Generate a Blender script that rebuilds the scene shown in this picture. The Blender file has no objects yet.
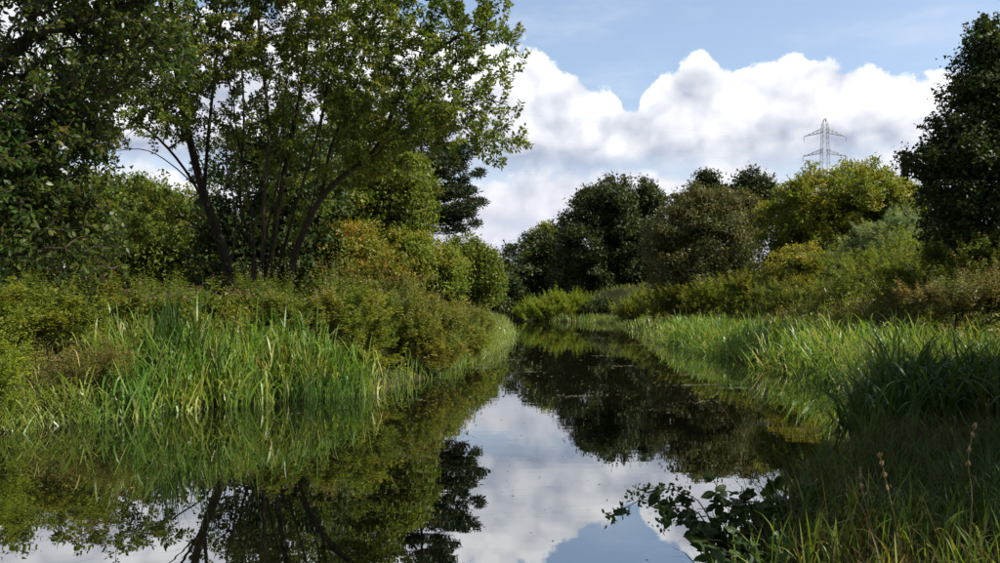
import bpy, math, random
import numpy as np
from mathutils import Vector

rng = np.random.default_rng(11)
random.seed(11)
scene = bpy.context.scene
COL = scene.collection
PI = math.pi

# ------------------------------------------------------------------ camera
EYE = 1.8            # eye height above the water
F = 866.0            # focal length in photo pixels (1000 wide)
HORIZON = 307.0
cam_data = bpy.data.cameras.new('camera')
cam_data.sensor_width = 36.0
cam_data.lens = F / 1000.0 * 36.0
cam_data.shift_y = (HORIZON - 281.5) / 1000.0
cam_data.clip_start = 0.05
cam_data.clip_end = 6000
cam = bpy.data.objects.new('camera', cam_data)
cam.location = (0, 0, EYE)
cam.rotation_euler = (PI / 2, 0, 0)
COL.objects.link(cam)
scene.camera = cam

# ------------------------------------------------------------------ node helper
class E:
    """Small wrapper so that math node graphs can be written as expressions."""
    def __init__(s, nt, sock): s.nt, s.s = nt, sock
    def _op(s, op, b=None, c=None, clamp=False):
        n = s.nt.nodes.new('ShaderNodeMath'); n.operation = op; n.use_clamp = clamp
        for i, v in enumerate((s, b, c)):
            if v is None: continue
            if isinstance(v, E): s.nt.links.new(v.s, n.inputs[i])
            else: n.inputs[i].default_value = float(v)
        return E(s.nt, n.outputs[0])
    def __add__(s, b): return s._op('ADD', b)
    __radd__ = __add__
    def __sub__(s, b): return s._op('SUBTRACT', b)
    def __rsub__(s, b): return (s * -1.0) + b
    def __mul__(s, b): return s._op('MULTIPLY', b)
    __rmul__ = __mul__
    def __truediv__(s, b): return s._op('DIVIDE', b)
    def max(s, b): return s._op('MAXIMUM', b)
    def min(s, b): return s._op('MINIMUM', b)
    def clamp(s): return s._op('ADD', 0.0, clamp=True)
    def sstep(s, a, b):
        n = s.nt.nodes.new('ShaderNodeMapRange'); n.interpolation_type = 'SMOOTHSTEP'
        s.nt.links.new(s.s, n.inputs[0]); n.inputs[1].default_value = a; n.inputs[2].default_value = b
        return E(s.nt, n.outputs[0])

def combine(nt, x, y, z):
    n = nt.nodes.new('ShaderNodeCombineXYZ')
    for i, v in enumerate((x, y, z)):
        if isinstance(v, E): nt.links.new(v.s, n.inputs[i])
        else: n.inputs[i].default_value = v
    return n.outputs[0]

def noise(nt, vec, scale, detail=6, rough=0.55, dist=0.0):
    n = nt.nodes.new('ShaderNodeTexNoise'); n.noise_dimensions = '3D'
    if vec is not None: nt.links.new(vec, n.inputs['Vector'])
    n.inputs['Scale'].default_value = scale; n.inputs['Detail'].default_value = detail
    n.inputs['Roughness'].default_value = rough; n.inputs['Distortion'].default_value = dist
    return E(nt, n.outputs[0])

def mixcol(nt, f, a, b):
    n = nt.nodes.new('ShaderNodeMix'); n.data_type = 'RGBA'
    if isinstance(f, E): nt.links.new(f.s, n.inputs[0])
    else: n.inputs[0].default_value = f
    for i, v in ((6, a), (7, b)):
        if isinstance(v, (tuple, list)): n.inputs[i].default_value = (*v, 1)
        else: nt.links.new(v, n.inputs[i])
    return n.outputs[2]

# ------------------------------------------------------------------ sky and sun
SUN_AZ, SUN_EL = math.radians(106), math.radians(47)   # azimuth clockwise from the view direction
world = bpy.data.worlds.new('World'); scene.world = world; world.use_nodes = True
nt = world.node_tree; nt.nodes.clear()
out = nt.nodes.new('ShaderNodeOutputWorld')
sky = nt.nodes.new('ShaderNodeTexSky'); sky.sky_type = 'NISHITA'; sky.sun_disc = False
sky.sun_elevation = SUN_EL; sky.sun_rotation = SUN_AZ
sky.air_density = 1.0; sky.dust_density = 1.6; sky.ozone_density = 1.0
SKY = 0.082
bgsky = nt.nodes.new('ShaderNodeBackground'); bgsky.inputs[1].default_value = SKY
nt.links.new(sky.outputs[0], bgsky.inputs[0])
tc = nt.nodes.new('ShaderNodeTexCoord')
sp = nt.nodes.new('ShaderNodeSeparateXYZ'); nt.links.new(tc.outputs['Generated'], sp.inputs[0])
dx, dy, dz = (E(nt, sp.outputs[i]) for i in range(3))
az = dx._op('ARCTAN2', dy)
el = dz._op('ARCSINE')

def cumulus_row(seed, base, top, size, rag, soft=0.005, shade=1.0):
    """one row of fair-weather cumulus seen from the side: flat base, billowing top.  Returns cover, light."""
    def vec(ox, oy): return combine(nt, az + ox, (el + oy) * 1.15, seed)
    v = vec(0.0, 0.0)
    n0 = noise(nt, v, size * 0.8, 2, 0.5)
    vo = nt.nodes.new('ShaderNodeTexVoronoi'); vo.feature = 'F1'; vo.inputs['Scale'].default_value = size * 2.2
    vv = nt.nodes.new('ShaderNodeVectorMath'); vv.operation = 'ADD'
    wr = noise(nt, v, size * 3.0, 1, 0.5)
    nt.links.new(v, vv.inputs[0]); nt.links.new(combine(nt, wr * 0.03, wr * -0.025, 0.0), vv.inputs[1]); nt.links.new(vv.outputs[0], vo.inputs['Vector'])
    vo2 = nt.nodes.new('ShaderNodeTexVoronoi'); vo2.feature = 'F1'; vo2.inputs['Scale'].default_value = size * 5.0
    nt.links.new(vv.outputs[0], vo2.inputs['Vector'])
    b_ = (0.55 - E(nt, vo.outputs['Distance'])) + (0.5 - E(nt, vo2.outputs['Distance'])) * 0.45
    n2 = noise(nt, v, size * 4.5, 4, 0.6)
    d0 = (n0 - 0.5) * 2.3 + b_ * 0.62 + (n2 - 0.5) * 1.25
    v2 = nt.nodes.new('ShaderNodeVectorMath'); v2.operation = 'ADD'
    nt.links.new(vv.outputs[0], v2.inputs[0]); v2.inputs[1].default_value = (0.007, 0.018, 0.0)
    vo3 = nt.nodes.new('ShaderNodeTexVoronoi'); vo3.feature = 'F1'; vo3.inputs['Scale'].default_value = size * 2.2
    nt.links.new(v2.outputs[0], vo3.inputs['Vector'])
    puff = E(nt, vo3.outputs['Distance']) - E(nt, vo.outputs['Distance'])      # lit on the side of the sun, grey below
    s0 = noise(nt, v, size * 1.3, 3, 0.5); s1 = noise(nt, vec(-0.010, 0.022), size * 1.3, 3, 0.5)
    edge = (top - el) + (d0 - 0.1) * rag
    bot = (el - base) + (d0 - 0.1) * 0.012
    cover = edge.sstep(-soft, soft * 1.6) * bot.sstep(-0.026, 0.014)
    frac = ((el - base) / ((top - base).max(0.03)) + d0 * 0.12)
    light = ((s0 - s1) * 1.6 * shade + frac * 0.66 + 0.24 + (n2 - 0.5) * 0.28 + puff * 0.50 * shade + b_ * 0.25).clamp()
    return cover, light

def lumps(lst):
    r = None
    for c, h, w in lst:
        q = (az - c) / w
        e = (1.0 - (q * q)).max(0.0)._op('POWER', 0.5) * 0.06 + (h - 0.06)
        r = e if r is None else r.max(e)
    return r
genA = noise(nt, combine(nt, az, 0.0, 3.3), 3.2, 3, 0.55) * 0.22 + 0.15
leftcov = (az * -1.0).sstep(0.02, 0.10) * 0.06
topA = lumps([(0.02, 0.288, 0.10), (0.095, 0.264, 0.055), (0.218, 0.272, 0.062), (0.315, 0.266, 0.09), (0.375, 0.252, 0.07), (0.44, 0.206, 0.09), (0.56, 0.268, 0.07)])
inframe = (az._op('ABSOLUTE') * -1.0 + 0.62).sstep(0.0, 0.06) * az.sstep(-0.06, 0.0)
topA = (genA + leftcov) * (1.0 - inframe) + topA * inframe
cA, lA = cumulus_row(1.7, 0.165, topA, 9.0, 0.030, 0.0035)
genB = noise(nt, combine(nt, az, 4.0, 9.1), 6.5, 3, 0.5) * 0.11 + 0.10
cB, lB = cumulus_row(5.2, 0.092, genB, 12.0, 0.022, 0.006, 0.7)
genC = noise(nt, combine(nt, az, 8.0, 2.4), 7.0, 3, 0.5) * 0.07 + 0.06
cC, lC = cumulus_row(8.8, 0.035, genC, 18.0, 0.012, 0.006, 0.6)
# clouds overhead, on a plane high above
zc = dz.max(0.08)
vpl = combine(nt, dx / zc, dy / zc, 6.6)
nH = noise(nt, vpl, 0.55, 7, 0.55, 0.1)
cH = nH.sstep(0.53, 0.64) * el.sstep(0.33, 0.50)
lH = (0.9 - nH.sstep(0.58, 0.78) * 0.55)
veil = noise(nt, combine(nt, az, el * 3.0, 1.0), 5.0, 5, 0.6).sstep(0.45, 0.75) * 0.30 + 0.10

def bg(color, strength=1.0):
    b = nt.nodes.new('ShaderNodeBackground'); b.inputs[1].default_value = strength
    nt.links.new(color, b.inputs[0]); return b.outputs[0]
def rgb(c):
    n = nt.nodes.new('ShaderNodeRGB'); n.outputs[0].default_value = (*c, 1); return n.outputs[0]
def mixs(f, a, b):
    m = nt.nodes.new('ShaderNodeMixShader'); nt.links.new(f.s, m.inputs[0])
    nt.links.new(a, m.inputs[1]); nt.links.new(b, m.inputs[2]); return m.outputs[0]
CL = 0.41
def cmix(l, dark, light):
    return bg(mixcol(nt, l, dark, light), CL)
cur = bgsky.outputs[0]
cur = mixs(veil, cur, bg(rgb((0.90, 0.95, 1.05)), CL))
cur = mixs((1.0 - el.sstep(0.08, 0.22)) * 0.9, cur, bg(rgb((0.72, 0.77, 0.92)), CL))           # pale air low on the horizon
cur = mixs(cC * 0.85, cur, cmix(lC, (0.46, 0.52, 0.70), (1.0, 1.0, 1.06)))
cur = mixs(cB * 0.95, cur, cmix(lB, (0.56, 0.60, 0.74), (1.08, 1.08, 1.11)))
cur = mixs(cA, cur, cmix(lA, (0.45, 0.505, 0.65), (1.28, 1.28, 1.28)))
cur = mixs(cH, cur, cmix(lH, (0.45, 0.47, 0.55), (1.2, 1.2, 1.22)))
nt.links.new(cur, out.inputs[0])
world.cycles.sampling_method = 'MANUAL'; world.cycles.sample_map_resolution = 512

sun_d = bpy.data.lights.new('sun', 'SUN'); sun_d.energy = 5.0; sun_d.angle = math.radians(0.55); sun_d.color = (1.0, 0.95, 0.86)
sun = bpy.data.objects.new('sun', sun_d); COL.objects.link(sun)
S = Vector((math.cos(SUN_EL) * math.sin(SUN_AZ), math.cos(SUN_EL) * math.cos(SUN_AZ), math.sin(SUN_EL)))
sun.rotation_euler = S.to_track_quat('Z', 'Y').to_euler()
sun.location = S * 60

vs = scene.view_settings
vs.view_transform = 'Standard'; vs.look = 'None'; vs.exposure = 1.25; vs.gamma = 1.0; vs.use_curve_mapping = False
cy = scene.cycles
cy.max_bounces = 7; cy.diffuse_bounces = 3; cy.glossy_bounces = 3; cy.transmission_bounces = 4; cy.transparent_max_bounces = 6
cy.sample_clamp_indirect = 4.0
cy.use_denoising = True

# ------------------------------------------------------------------ materials
def newmat(name):
    m = bpy.data.materials.new(name); m.use_nodes = True
    t = m.node_tree; t.nodes.clear()
    o = t.nodes.new('ShaderNodeOutputMaterial')
    return m, t, o

def ramp(t, fac, stops):
    r = t.nodes.new('ShaderNodeValToRGB'); t.links.new(fac, r.inputs[0])
    e = r.color_ramp.elements
    while len(e) < len(stops): e.new(0.5)
    for k, (p, c) in enumerate(stops): e[k].position = p; e[k].color = (*c, 1)
    return r.outputs[0]

def leafmat(name, cols, trans=0.35, rough=0.55, spec=0.16, tgain=1.5):
    """cols: leaf colours chosen per leaf by the stored attribute rnd"""
    m, t, o = newmat(name)
    a = t.nodes.new('ShaderNodeAttribute'); a.attribute_name = 'rnd'
    n = len(cols)
    c = ramp(t, a.outputs['Fac'], [(k / max(1, n - 1), cols[k]) for k in range(n)])
    tcn = t.nodes.new('ShaderNodeTexCoord')
    hv = noise(t, tcn.outputs['Object'], 0.75, 3, 0.6).sstep(0.32, 0.68)      # boughs differ in hue
    tint = mixcol(t, hv, (0.74, 0.95, 0.95), (1.28, 1.06, 0.95))
    tm = t.nodes.new('ShaderNodeMix'); tm.data_type = 'RGBA'; tm.blend_type = 'MULTIPLY'; tm.inputs[0].default_value = 1.0
    t.links.new(c, tm.inputs[6]); t.links.new(tint, tm.inputs[7]); c = tm.outputs[2]
    p = t.nodes.new('ShaderNodeBsdfPrincipled'); t.links.new(c, p.inputs['Base Color'])
    p.inputs['Roughness'].default_value = rough; p.inputs['Specular IOR Level'].default_value = spec
    tr = t.nodes.new('ShaderNodeBsdfTranslucent')
    mul = t.nodes.new('ShaderNodeMix'); mul.data_type = 'RGBA'; mul.blend_type = 'MULTIPLY'; mul.inputs[0].default_value = 1.0
    t.links.new(c, mul.inputs[6]); mul.inputs[7].default_value = (1.25 * tgain, 1.25 * tgain, 0.55 * tgain, 1)
    t.links.new(mul.outputs[2], tr.inputs['Color'])
    mx = t.nodes.new('ShaderNodeMixShader'); mx.inputs[0].default_value = trans
    t.links.new(p.outputs[0], mx.inputs[1]); t.links.new(tr.outputs[0], mx.inputs[2])
    t.links.new(mx.outputs[0], o.inputs[0])
    return m

def barkmat(name, a, b, scale=14):
    m, t, o = newmat(name)
    p = t.nodes.new('ShaderNodeBsdfPrincipled'); p.inputs['Roughness'].default_value = 0.9; p.inputs['Specular IOR Level'].default_value = 0.08
    g = t.nodes.new('ShaderNodeTexCoord')
    mp = t.nodes.new('ShaderNodeMapping'); mp.inputs['Scale'].default_value = (1, 1, 0.3)
    t.links.new(g.outputs['Object'], mp.inputs[0])
    n = noise(t, mp.outputs[0], scale, 6, 0.65)
    t.links.new(ramp(t, n.s, [(0.35, a), (0.62, b)]), p.inputs['Base Color'])
    bp = t.nodes.new('ShaderNodeBump'); bp.inputs['Strength'].default_value = 0.7; bp.inputs['Distance'].default_value = 0.02
    t.links.new(n.s, bp.inputs['Height']); t.links.new(bp.outputs[0], p.inputs['Normal'])
    t.links.new(p.outputs[0], o.inputs[0])
    return m

M = {}
M['alder']   = leafmat('leaf_alder',   [(0.024, 0.042, 0.006), (0.050, 0.076, 0.009), (0.085, 0.105, 0.013), (0.12, 0.105, 0.02)])
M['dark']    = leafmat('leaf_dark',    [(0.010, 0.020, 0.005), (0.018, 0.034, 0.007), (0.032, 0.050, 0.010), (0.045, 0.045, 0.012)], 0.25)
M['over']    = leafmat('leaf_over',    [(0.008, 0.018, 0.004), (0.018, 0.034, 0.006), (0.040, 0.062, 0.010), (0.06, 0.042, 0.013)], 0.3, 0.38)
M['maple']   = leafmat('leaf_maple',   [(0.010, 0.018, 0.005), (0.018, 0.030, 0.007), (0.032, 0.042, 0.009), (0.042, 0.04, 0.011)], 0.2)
M['mid']     = leafmat('leaf_mid',     [(0.040, 0.058, 0.008), (0.070, 0.090, 0.011), (0.105, 0.118, 0.016)])
M['willow']  = leafmat('leaf_willow',  [(0.055, 0.070, 0.008), (0.095, 0.108, 0.010), (0.15, 0.145, 0.016)], 0.4)
M['silver']  = leafmat('leaf_silver',  [(0.07, 0.095, 0.045), (0.12, 0.15, 0.075), (0.18, 0.20, 0.11)], 0.3)
M['brown']   = leafmat('leaf_brown',   [(0.040, 0.046, 0.014), (0.062, 0.062, 0.020), (0.085, 0.072, 0.028)], 0.25)
M['orange']  = leafmat('leaf_orange',  [(0.045, 0.064, 0.008), (0.080, 0.095, 0.010), (0.105, 0.112, 0.012), (0.14, 0.108, 0.013), (0.29, 0.075, 0.013)], 0.35)
M['yellow']  = leafmat('leaf_yellow',  [(0.07, 0.085, 0.012), (0.13, 0.125, 0.016), (0.22, 0.18, 0.03)], 0.4)
M['yelgrn']  = leafmat('leaf_yelgrn',  [(0.060, 0.078, 0.010), (0.095, 0.112, 0.013), (0.14, 0.145, 0.018)], 0.4)
M['scrub']   = leafmat('leaf_scrub',   [(0.042, 0.056, 0.009), (0.075, 0.092, 0.012), (0.105, 0.112, 0.017), (0.14, 0.105, 0.03)], 0.35)
M['bright']  = leafmat('leaf_bright',  [(0.065, 0.090, 0.009), (0.105, 0.135, 0.012), (0.16, 0.18, 0.018)], 0.4)
M['rust']    = leafmat('leaf_rust',    [(0.055, 0.06, 0.012), (0.085, 0.080, 0.018), (0.12, 0.088, 0.03), (0.08, 0.09, 0.015)], 0.25)
M['pink']    = leafmat('flower_pink',  [(0.16, 0.07, 0.08), (0.22, 0.10, 0.11), (0.15, 0.10, 0.06)], 0.3)
M['seed']    = leafmat('seed_head',    [(0.13, 0.085, 0.05), (0.19, 0.12, 0.08), (0.22, 0.16, 0.10)], 0.3)
M['pine']    = leafmat('needle_pine',  [(0.008, 0.017, 0.006), (0.014, 0.027, 0.009), (0.024, 0.038, 0.012)], 0.1)
M['reed']    = leafmat('reed_green',   [(0.024, 0.058, 0.007), (0.048, 0.098, 0.010), (0.082, 0.140, 0.016), (0.14, 0.165, 0.035), (0.23, 0.18, 0.075)], 0.35, 0.42, 0.22)
M['reedd']   = leafmat('reed_dark',    [(0.015, 0.032, 0.006), (0.026, 0.050, 0.009), (0.048, 0.072, 0.014)], 0.3, 0.5, 0.14)  # dark reed colours; on the right bank they also deepen the shade
M['reedp']   = leafmat('reed_pale',    [(0.055, 0.085, 0.014), (0.10, 0.13, 0.022), (0.17, 0.175, 0.045)], 0.35, 0.35, 0.4)
M['grass']   = leafmat('grass_blade',  [(0.030, 0.050, 0.010), (0.055, 0.080, 0.014), (0.090, 0.105, 0.025), (0.14, 0.12, 0.05)], 0.35)
M['grassbr'] = leafmat('grass_dry',    [(0.045, 0.050, 0.012), (0.085, 0.078, 0.02), (0.14, 0.105, 0.04), (0.17, 0.12, 0.06)], 0.3)
M['grassfg'] = leafmat('grass_shade_bank', [(0.014, 0.020, 0.005), (0.028, 0.033, 0.008), (0.055, 0.048, 0.015), (0.12, 0.085, 0.035)], 0.3, 0.6, 0.15)  # colours lowered to put part of the near bank's shade into the grass
M['weed']    = leafmat('floating_weed', [(0.10, 0.10, 0.06), (0.17, 0.165, 0.11), (0.24, 0.23, 0.17)], 0.1)
M['bramble'] = leafmat('leaf_bramble', [(0.010, 0.020, 0.006), (0.018, 0.034, 0.008), (0.030, 0.046, 0.010)], 0.25, 0.5)
M['bark']    = barkmat('bark_grey', (0.012, 0.009, 0.006), (0.034, 0.027, 0.018))
M['barkl']   = barkmat('bark_light', (0.018, 0.014, 0.009), (0.06, 0.048, 0.030))
M['barkd']   = barkmat('bark_dark', (0.02, 0.016, 0.012), (0.05, 0.04, 0.03))
M['barkp']   = barkmat('bark_pine', (0.05, 0.03, 0.02), (0.14, 0.07, 0.04))
M['straw']   = barkmat('dry_stalk', (0.12, 0.09, 0.045), (0.24, 0.18, 0.09), 30)
def steelmat():
    m, t, o = newmat('galvanised_steel')
    p = t.nodes.new('ShaderNodeBsdfPrincipled'); p.inputs['Metallic'].default_value = 0.6; p.inputs['Roughness'].default_value = 0.55
    n = noise(t, None, 3.0, 4)
    t.links.new(ramp(t, n.s, [(0.3, (0.20, 0.21, 0.225)), (0.7, (0.30, 0.31, 0.33))]), p.inputs['Base Color'])
    t.links.new(p.outputs[0], o.inputs[0]); return m
M['steel'] = steelmat()
def groundmat():
    m, t, o = newmat('bank_soil')
    p = t.nodes.new('ShaderNodeBsdfPrincipled'); p.inputs['Roughness'].default_value = 0.95; p.inputs['Specular IOR Level'].default_value = 0.05
    g = t.nodes.new('ShaderNodeTexCoord')
    n = noise(t, g.outputs['Object'], 0.35, 8, 0.65); n2 = noise(t, g.outputs['Object'], 5.0, 6, 0.7)
    f = (n * 0.5 + n2 * 0.5)
    t.links.new(ramp(t, f.s, [(0.35, (0.010, 0.008, 0.005)), (0.5, (0.018, 0.018, 0.007)), (0.65, (0.032, 0.034, 0.011))]), p.inputs['Base Color'])
    bp = t.nodes.new('ShaderNodeBump'); bp.inputs['Strength'].default_value = 0.8; bp.inputs['Distance'].default_value = 0.08
    t.links.new(n2.s, bp.inputs['Height']); t.links.new(bp.outputs[0], p.inputs['Normal'])
    t.links.new(p.outputs[0], o.inputs[0]); return m
M['ground'] = groundmat()
def watermat():
    m, t, o = newmat('canal_water')
    g = t.nodes.new('ShaderNodeTexCoord')
    mp = t.nodes.new('ShaderNodeMapping'); mp.inputs['Scale'].default_value = (0.35, 1.0, 1.0)
    t.links.new(g.outputs['Object'], mp.inputs[0])
    n1 = noise(t, mp.outputs[0], 0.9, 3, 0.5)
    n2 = noise(t, mp.outputs[0], 7.0, 2, 0.5)
    calm = noise(t, mp.outputs[0], 0.12, 3, 0.5).sstep(0.48, 0.62)
    h = n1 * 0.5 + n2 * 0.09 * calm
    bp = t.nodes.new('ShaderNodeBump'); bp.inputs['Strength'].default_value = 1.0; bp.inputs['Distance'].default_value = 0.0035
    t.links.new(h.s, bp.inputs['Height'])
    gl = t.nodes.new('ShaderNodeBsdfGlossy'); gl.inputs['Color'].default_value = (0.90, 0.92, 0.94, 1)
    rg = calm * 0.010 + 0.003
    t.links.new(rg.s, gl.inputs['Roughness'])
    t.links.new(bp.outputs[0], gl.inputs['Normal'])
    df = t.nodes.new('ShaderNodeBsdfDiffuse'); df.inputs['Color'].default_value = (0.004, 0.004, 0.002, 1)
    fr = t.nodes.new('ShaderNodeFresnel'); fr.inputs['IOR'].default_value = 1.40
    t.links.new(bp.outputs[0], fr.inputs['Normal'])
    fac = (E(t, fr.outputs[0]) * 0.36 + 0.45).clamp()
    mx = t.nodes.new('ShaderNodeMixShader'); t.links.new(fac.s, mx.inputs[0])
    t.links.new(df.outputs[0], mx.inputs[1]); t.links.new(gl.outputs[0], mx.inputs[2])
    t.links.new(mx.outputs[0], o.inputs[0]); return m
M['water'] = watermat()

# ------------------------------------------------------------------ mesh helpers
def mesh_quads(name, V, Q, mat, rnd=None, smooth=False):
    me = bpy.data.meshes.new(name)
    V = np.ascontiguousarray(V, dtype=np.float32); Q = np.ascontiguousarray(Q, dtype=np.int32)
    k = Q.shape[1]
    me.vertices.add(len(V)); me.vertices.foreach_set('co', V.ravel())
    me.loops.add(Q.size); me.loops.foreach_set('vertex_index', Q.ravel())
    me.polygons.add(len(Q)); me.polygons.foreach_set('loop_start', np.arange(0, Q.size, k, dtype=np.int32))
    if smooth: me.polygons.foreach_set('use_smooth', np.ones(len(Q), dtype=bool))
    me.update(calc_edges=True)
    if rnd is not None:
        a = me.attributes.new('rnd', 'FLOAT', 'FACE'); a.data.foreach_set('value', np.ascontiguousarray(rnd, dtype=np.float32))
    me.materials.append(mat)
    return me

def link(name, me, parent=None, loc=(0, 0, 0)):
    o = bpy.data.objects.new(name, me); COL.objects.link(o); o.location = loc
    if parent is not None: o.parent = parent
    if name in ('crown', 'branches', 'stems', 'seed_heads', 'flower_spikes', 'leaf_spray', 'seed_head'): o['kind'] = 'stuff'   # too fine to pick apart
    return o

def thing(name, label, cat, loc, group=None):
    o = bpy.data.objects.new(name, None); COL.objects.link(o); o.location = loc
    o.empty_display_size = 0.3
    o['label'] = label; o['category'] = cat
    if group: o['group'] = group
    return o

def stuff(o, label, cat):
    o['kind'] = 'stuff'; o['label'] = label; o['category'] = cat
    return o

def unit(v): return v / np.maximum(np.linalg.norm(v, axis=-1, keepdims=True), 1e-9)

def leaves(C, D, N, L, W, hexa=False, fold=0.25):
    """C centre, D along the leaf, N leaf normal, L length, W width arrays -> verts, quads, faces per leaf"""
    n = len(C)
    D = unit(D); B = unit(np.cross(D, N)); N = np.cross(B, D)
    L = L[:, None]; W = W[:, None]
    if hexa == 'tri':
        V = np.stack([C + B * W * 0.62 - D * L * 0.42, C + D * L * 0.62 - N * L * 0.12, C - B * W * 0.62 - D * L * 0.36], 1).reshape(-1, 3)
        return V, np.arange(n * 3).reshape(n, 3), 1
    if not hexa:
        V = np.stack([C - D * L * 0.5, C + B * W * 0.5 - N * W * fold * 0.5 - D * L * 0.05, C + D * L * 0.5 - N * L * 0.12,
                      C - B * W * 0.5 - N * W * fold * 0.5 - D * L * 0.05], 1).reshape(-1, 3)
        Q = np.arange(n * 4).reshape(n, 4)
        return V, Q, 1
    base = C - D * L * 0.5; tip = C + D * L * 0.5 - N * L * 0.15
    a = -N * W * fold * 0.5
    V = np.stack([base, C - D * L * 0.22 + B * W * 0.45 + a, C + D * L * 0.15 + B * W * 0.42 + a - N * L * 0.04, tip,
                  C - D * L * 0.22 - B * W * 0.45 + a, C + D * L * 0.15 - B * W * 0.42 + a - N * L * 0.04], 1).reshape(-1, 3)
    i = np.arange(n)[:, None] * 6
    Q = np.concatenate([i + np.array([[0, 1, 2, 3]]), i + np.array([[0, 3, 5, 4]])], 1).reshape(-1, 4)
    return V, Q, 2

def tubes(P0, P1, R0, R1, sides=5):
    """separate tapered prisms for every segment"""
    n = len(P0)
    D = unit(P1 - P0)
    up = np.where(np.abs(D[:, 2:3]) > 0.9, np.array([[1.0, 0, 0]]), np.array([[0, 0, 1.0]]))
    A = unit(np.cross(D, up)); B = np.cross(D, A)
    ang = np.arange(sides) * 2 * PI / sides
    c, s = np.cos(ang)[None, :, None], np.sin(ang)[None, :, None]
    ring = A[:, None, :] * c + B[:, None, :] * s
    V = np.concatenate([P0[:, None] + ring * R0[:, None, None], P1[:, None] + ring * R1[:, None, None]], 1).reshape(-1, 3)
    k = np.arange(sides); kn = (k + 1) % sides
    q = np.stack([k, kn, kn + sides, k + sides], 1)
    Q = (np.arange(n)[:, None, None] * (2 * sides) + q[None]).reshape(-1, 4)
    return V, Q

def join(parts):
    Vs, Qs, off = [], [], 0
    for V, Q in parts:
        Vs.append(V); Qs.append(Q + off); off += len(V)
    return np.concatenate(Vs), np.concatenate(Qs)

def tube_path(P, R, sides=8):
    """one continuous tube along a polyline"""
    P = np.asarray(P, float); R = np.asarray(R, float); n = len(P)
    T = unit(np.gradient(P, axis=0))
    ref = np.array([0.3, 0.9, 0.1])
    A = unit(np.cross(T, ref)); B = np.cross(T, A)
    ang = np.arange(sides) * 2 * PI / sides
    ring = A[:, None] * np.cos(ang)[None, :, None] + B[:, None] * np.sin(ang)[None, :, None]
    V = (P[:, None] + ring * R[:, None, None]).reshape(-1, 3)
    k = np.arange(sides); kn = (k + 1) % sides
    Q = np.concatenate([np.stack([i * sides + k, i * sides + kn, (i + 1) * sides + kn, (i + 1) * sides + k], 1) for i in range(n - 1)])
    return V, Q

def smooth_path(P, n):
    P = np.asarray(P, float)
    t = np.concatenate([[0], np.cumsum(np.linalg.norm(np.diff(P, axis=0), axis=1))]); t /= t[-1]
    s = np.linspace(0, 1, n)
    # Catmull-Rom through the points
    out_ = []
    for u in s:
        i = min(max(np.searchsorted(t, u) - 1, 0), len(P) - 2)
        v = (u - t[i]) / (t[i + 1] - t[i])
        p0 = P[max(i - 1, 0)]; p1 = P[i]; p2 = P[i + 1]; p3 = P[min(i + 2, len(P) - 1)]
        out_.append(0.5 * (2 * p1 + (p2 - p0) * v + (2 * p0 - 5 * p1 + 4 * p2 - p3) * v ** 2 + (3 * p1 - p0 - 3 * p2 + p3) * v ** 3))
    return np.array(out_)

# ------------------------------------------------------------------ the lie of the land
# banks of the canal: x of the water's edge as a function of y (metres, y away from the viewer)
LB = np.array([(-60, -22), (0, -15), (5, -12), (9, -8.8), (12.6, -7.0), (15.3, -5.2), (16.9, -3.9), (18.1, -2.5), (22, -1.7), (28, -1.0), (40, -0.1),
               (55, 0.6), (87, 1.3), (104, 1.2), (115, 0.5), (125, -1), (150, -14), (200, -60), (400, -300)], float)
RB = np.array([(-60, -6), (-4, -4.0), (1.2, -1.2), (3, 0.5), (5, 1.1), (6.7, 1.85), (8, 2.75), (9.9, 3.95), (11.5, 4.9), (12.7, 5.2), (16, 6.6), (20, 7.7), (26, 8.0),
               (41, 8.1), (56, 9.4), (74, 12.0), (95, 12.5), (104, 10), (110, 5.0), (118, 3.2), (128, 3.0), (150, -6), (200, -50), (400, -290)], float)
def Lx(y): return np.interp(y, LB[:, 0], LB[:, 1])
def Rx(y): return np.interp(y, RB[:, 0], RB[:, 1])
def sm(t): t = np.clip(t, 0, 1); return t * t * (3 - 2 * t)
def wob(x, y): return 0.10 * np.sin(x * 0.9 + 1.3 * np.sin(y * 0.37)) * np.cos(y * 0.61 + x * 0.23) + 0.05 * np.sin(2.3 * x + 1.7 * y)
def ground_z(x, y):
    x = np.asarray(x, float); y = np.asarray(y, float)
    dl = Lx(y) - x; dr = x - Rx(y)
    zl = -0.05 + 0.30 * sm(dl / 0.5) + 0.95 * sm((dl - 0.3) / 4.0) + 0.6 * sm((dl - 8) / 30) + wob(x, y) * sm(dl)
    far = sm((y - 10) / 16)
    zr = -0.05 + 0.33 * sm(dr / 0.5) + wob(x, y) * sm(dr) * 0.6 + (3.4 + 0.6 * far) * sm((dr - 2.2) / (9.5)) + 8.0 * sm((y - 120) / 140) * sm(dr / 60)
    bed = -1.0
    z = np.where(dl > 0, zl, np.where(dr > 0, zr, np.maximum(bed, -0.05 + 0.7 * np.maximum(dl, dr))))
    return z
def gz(x, y): return float(ground_z(x, y))

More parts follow.
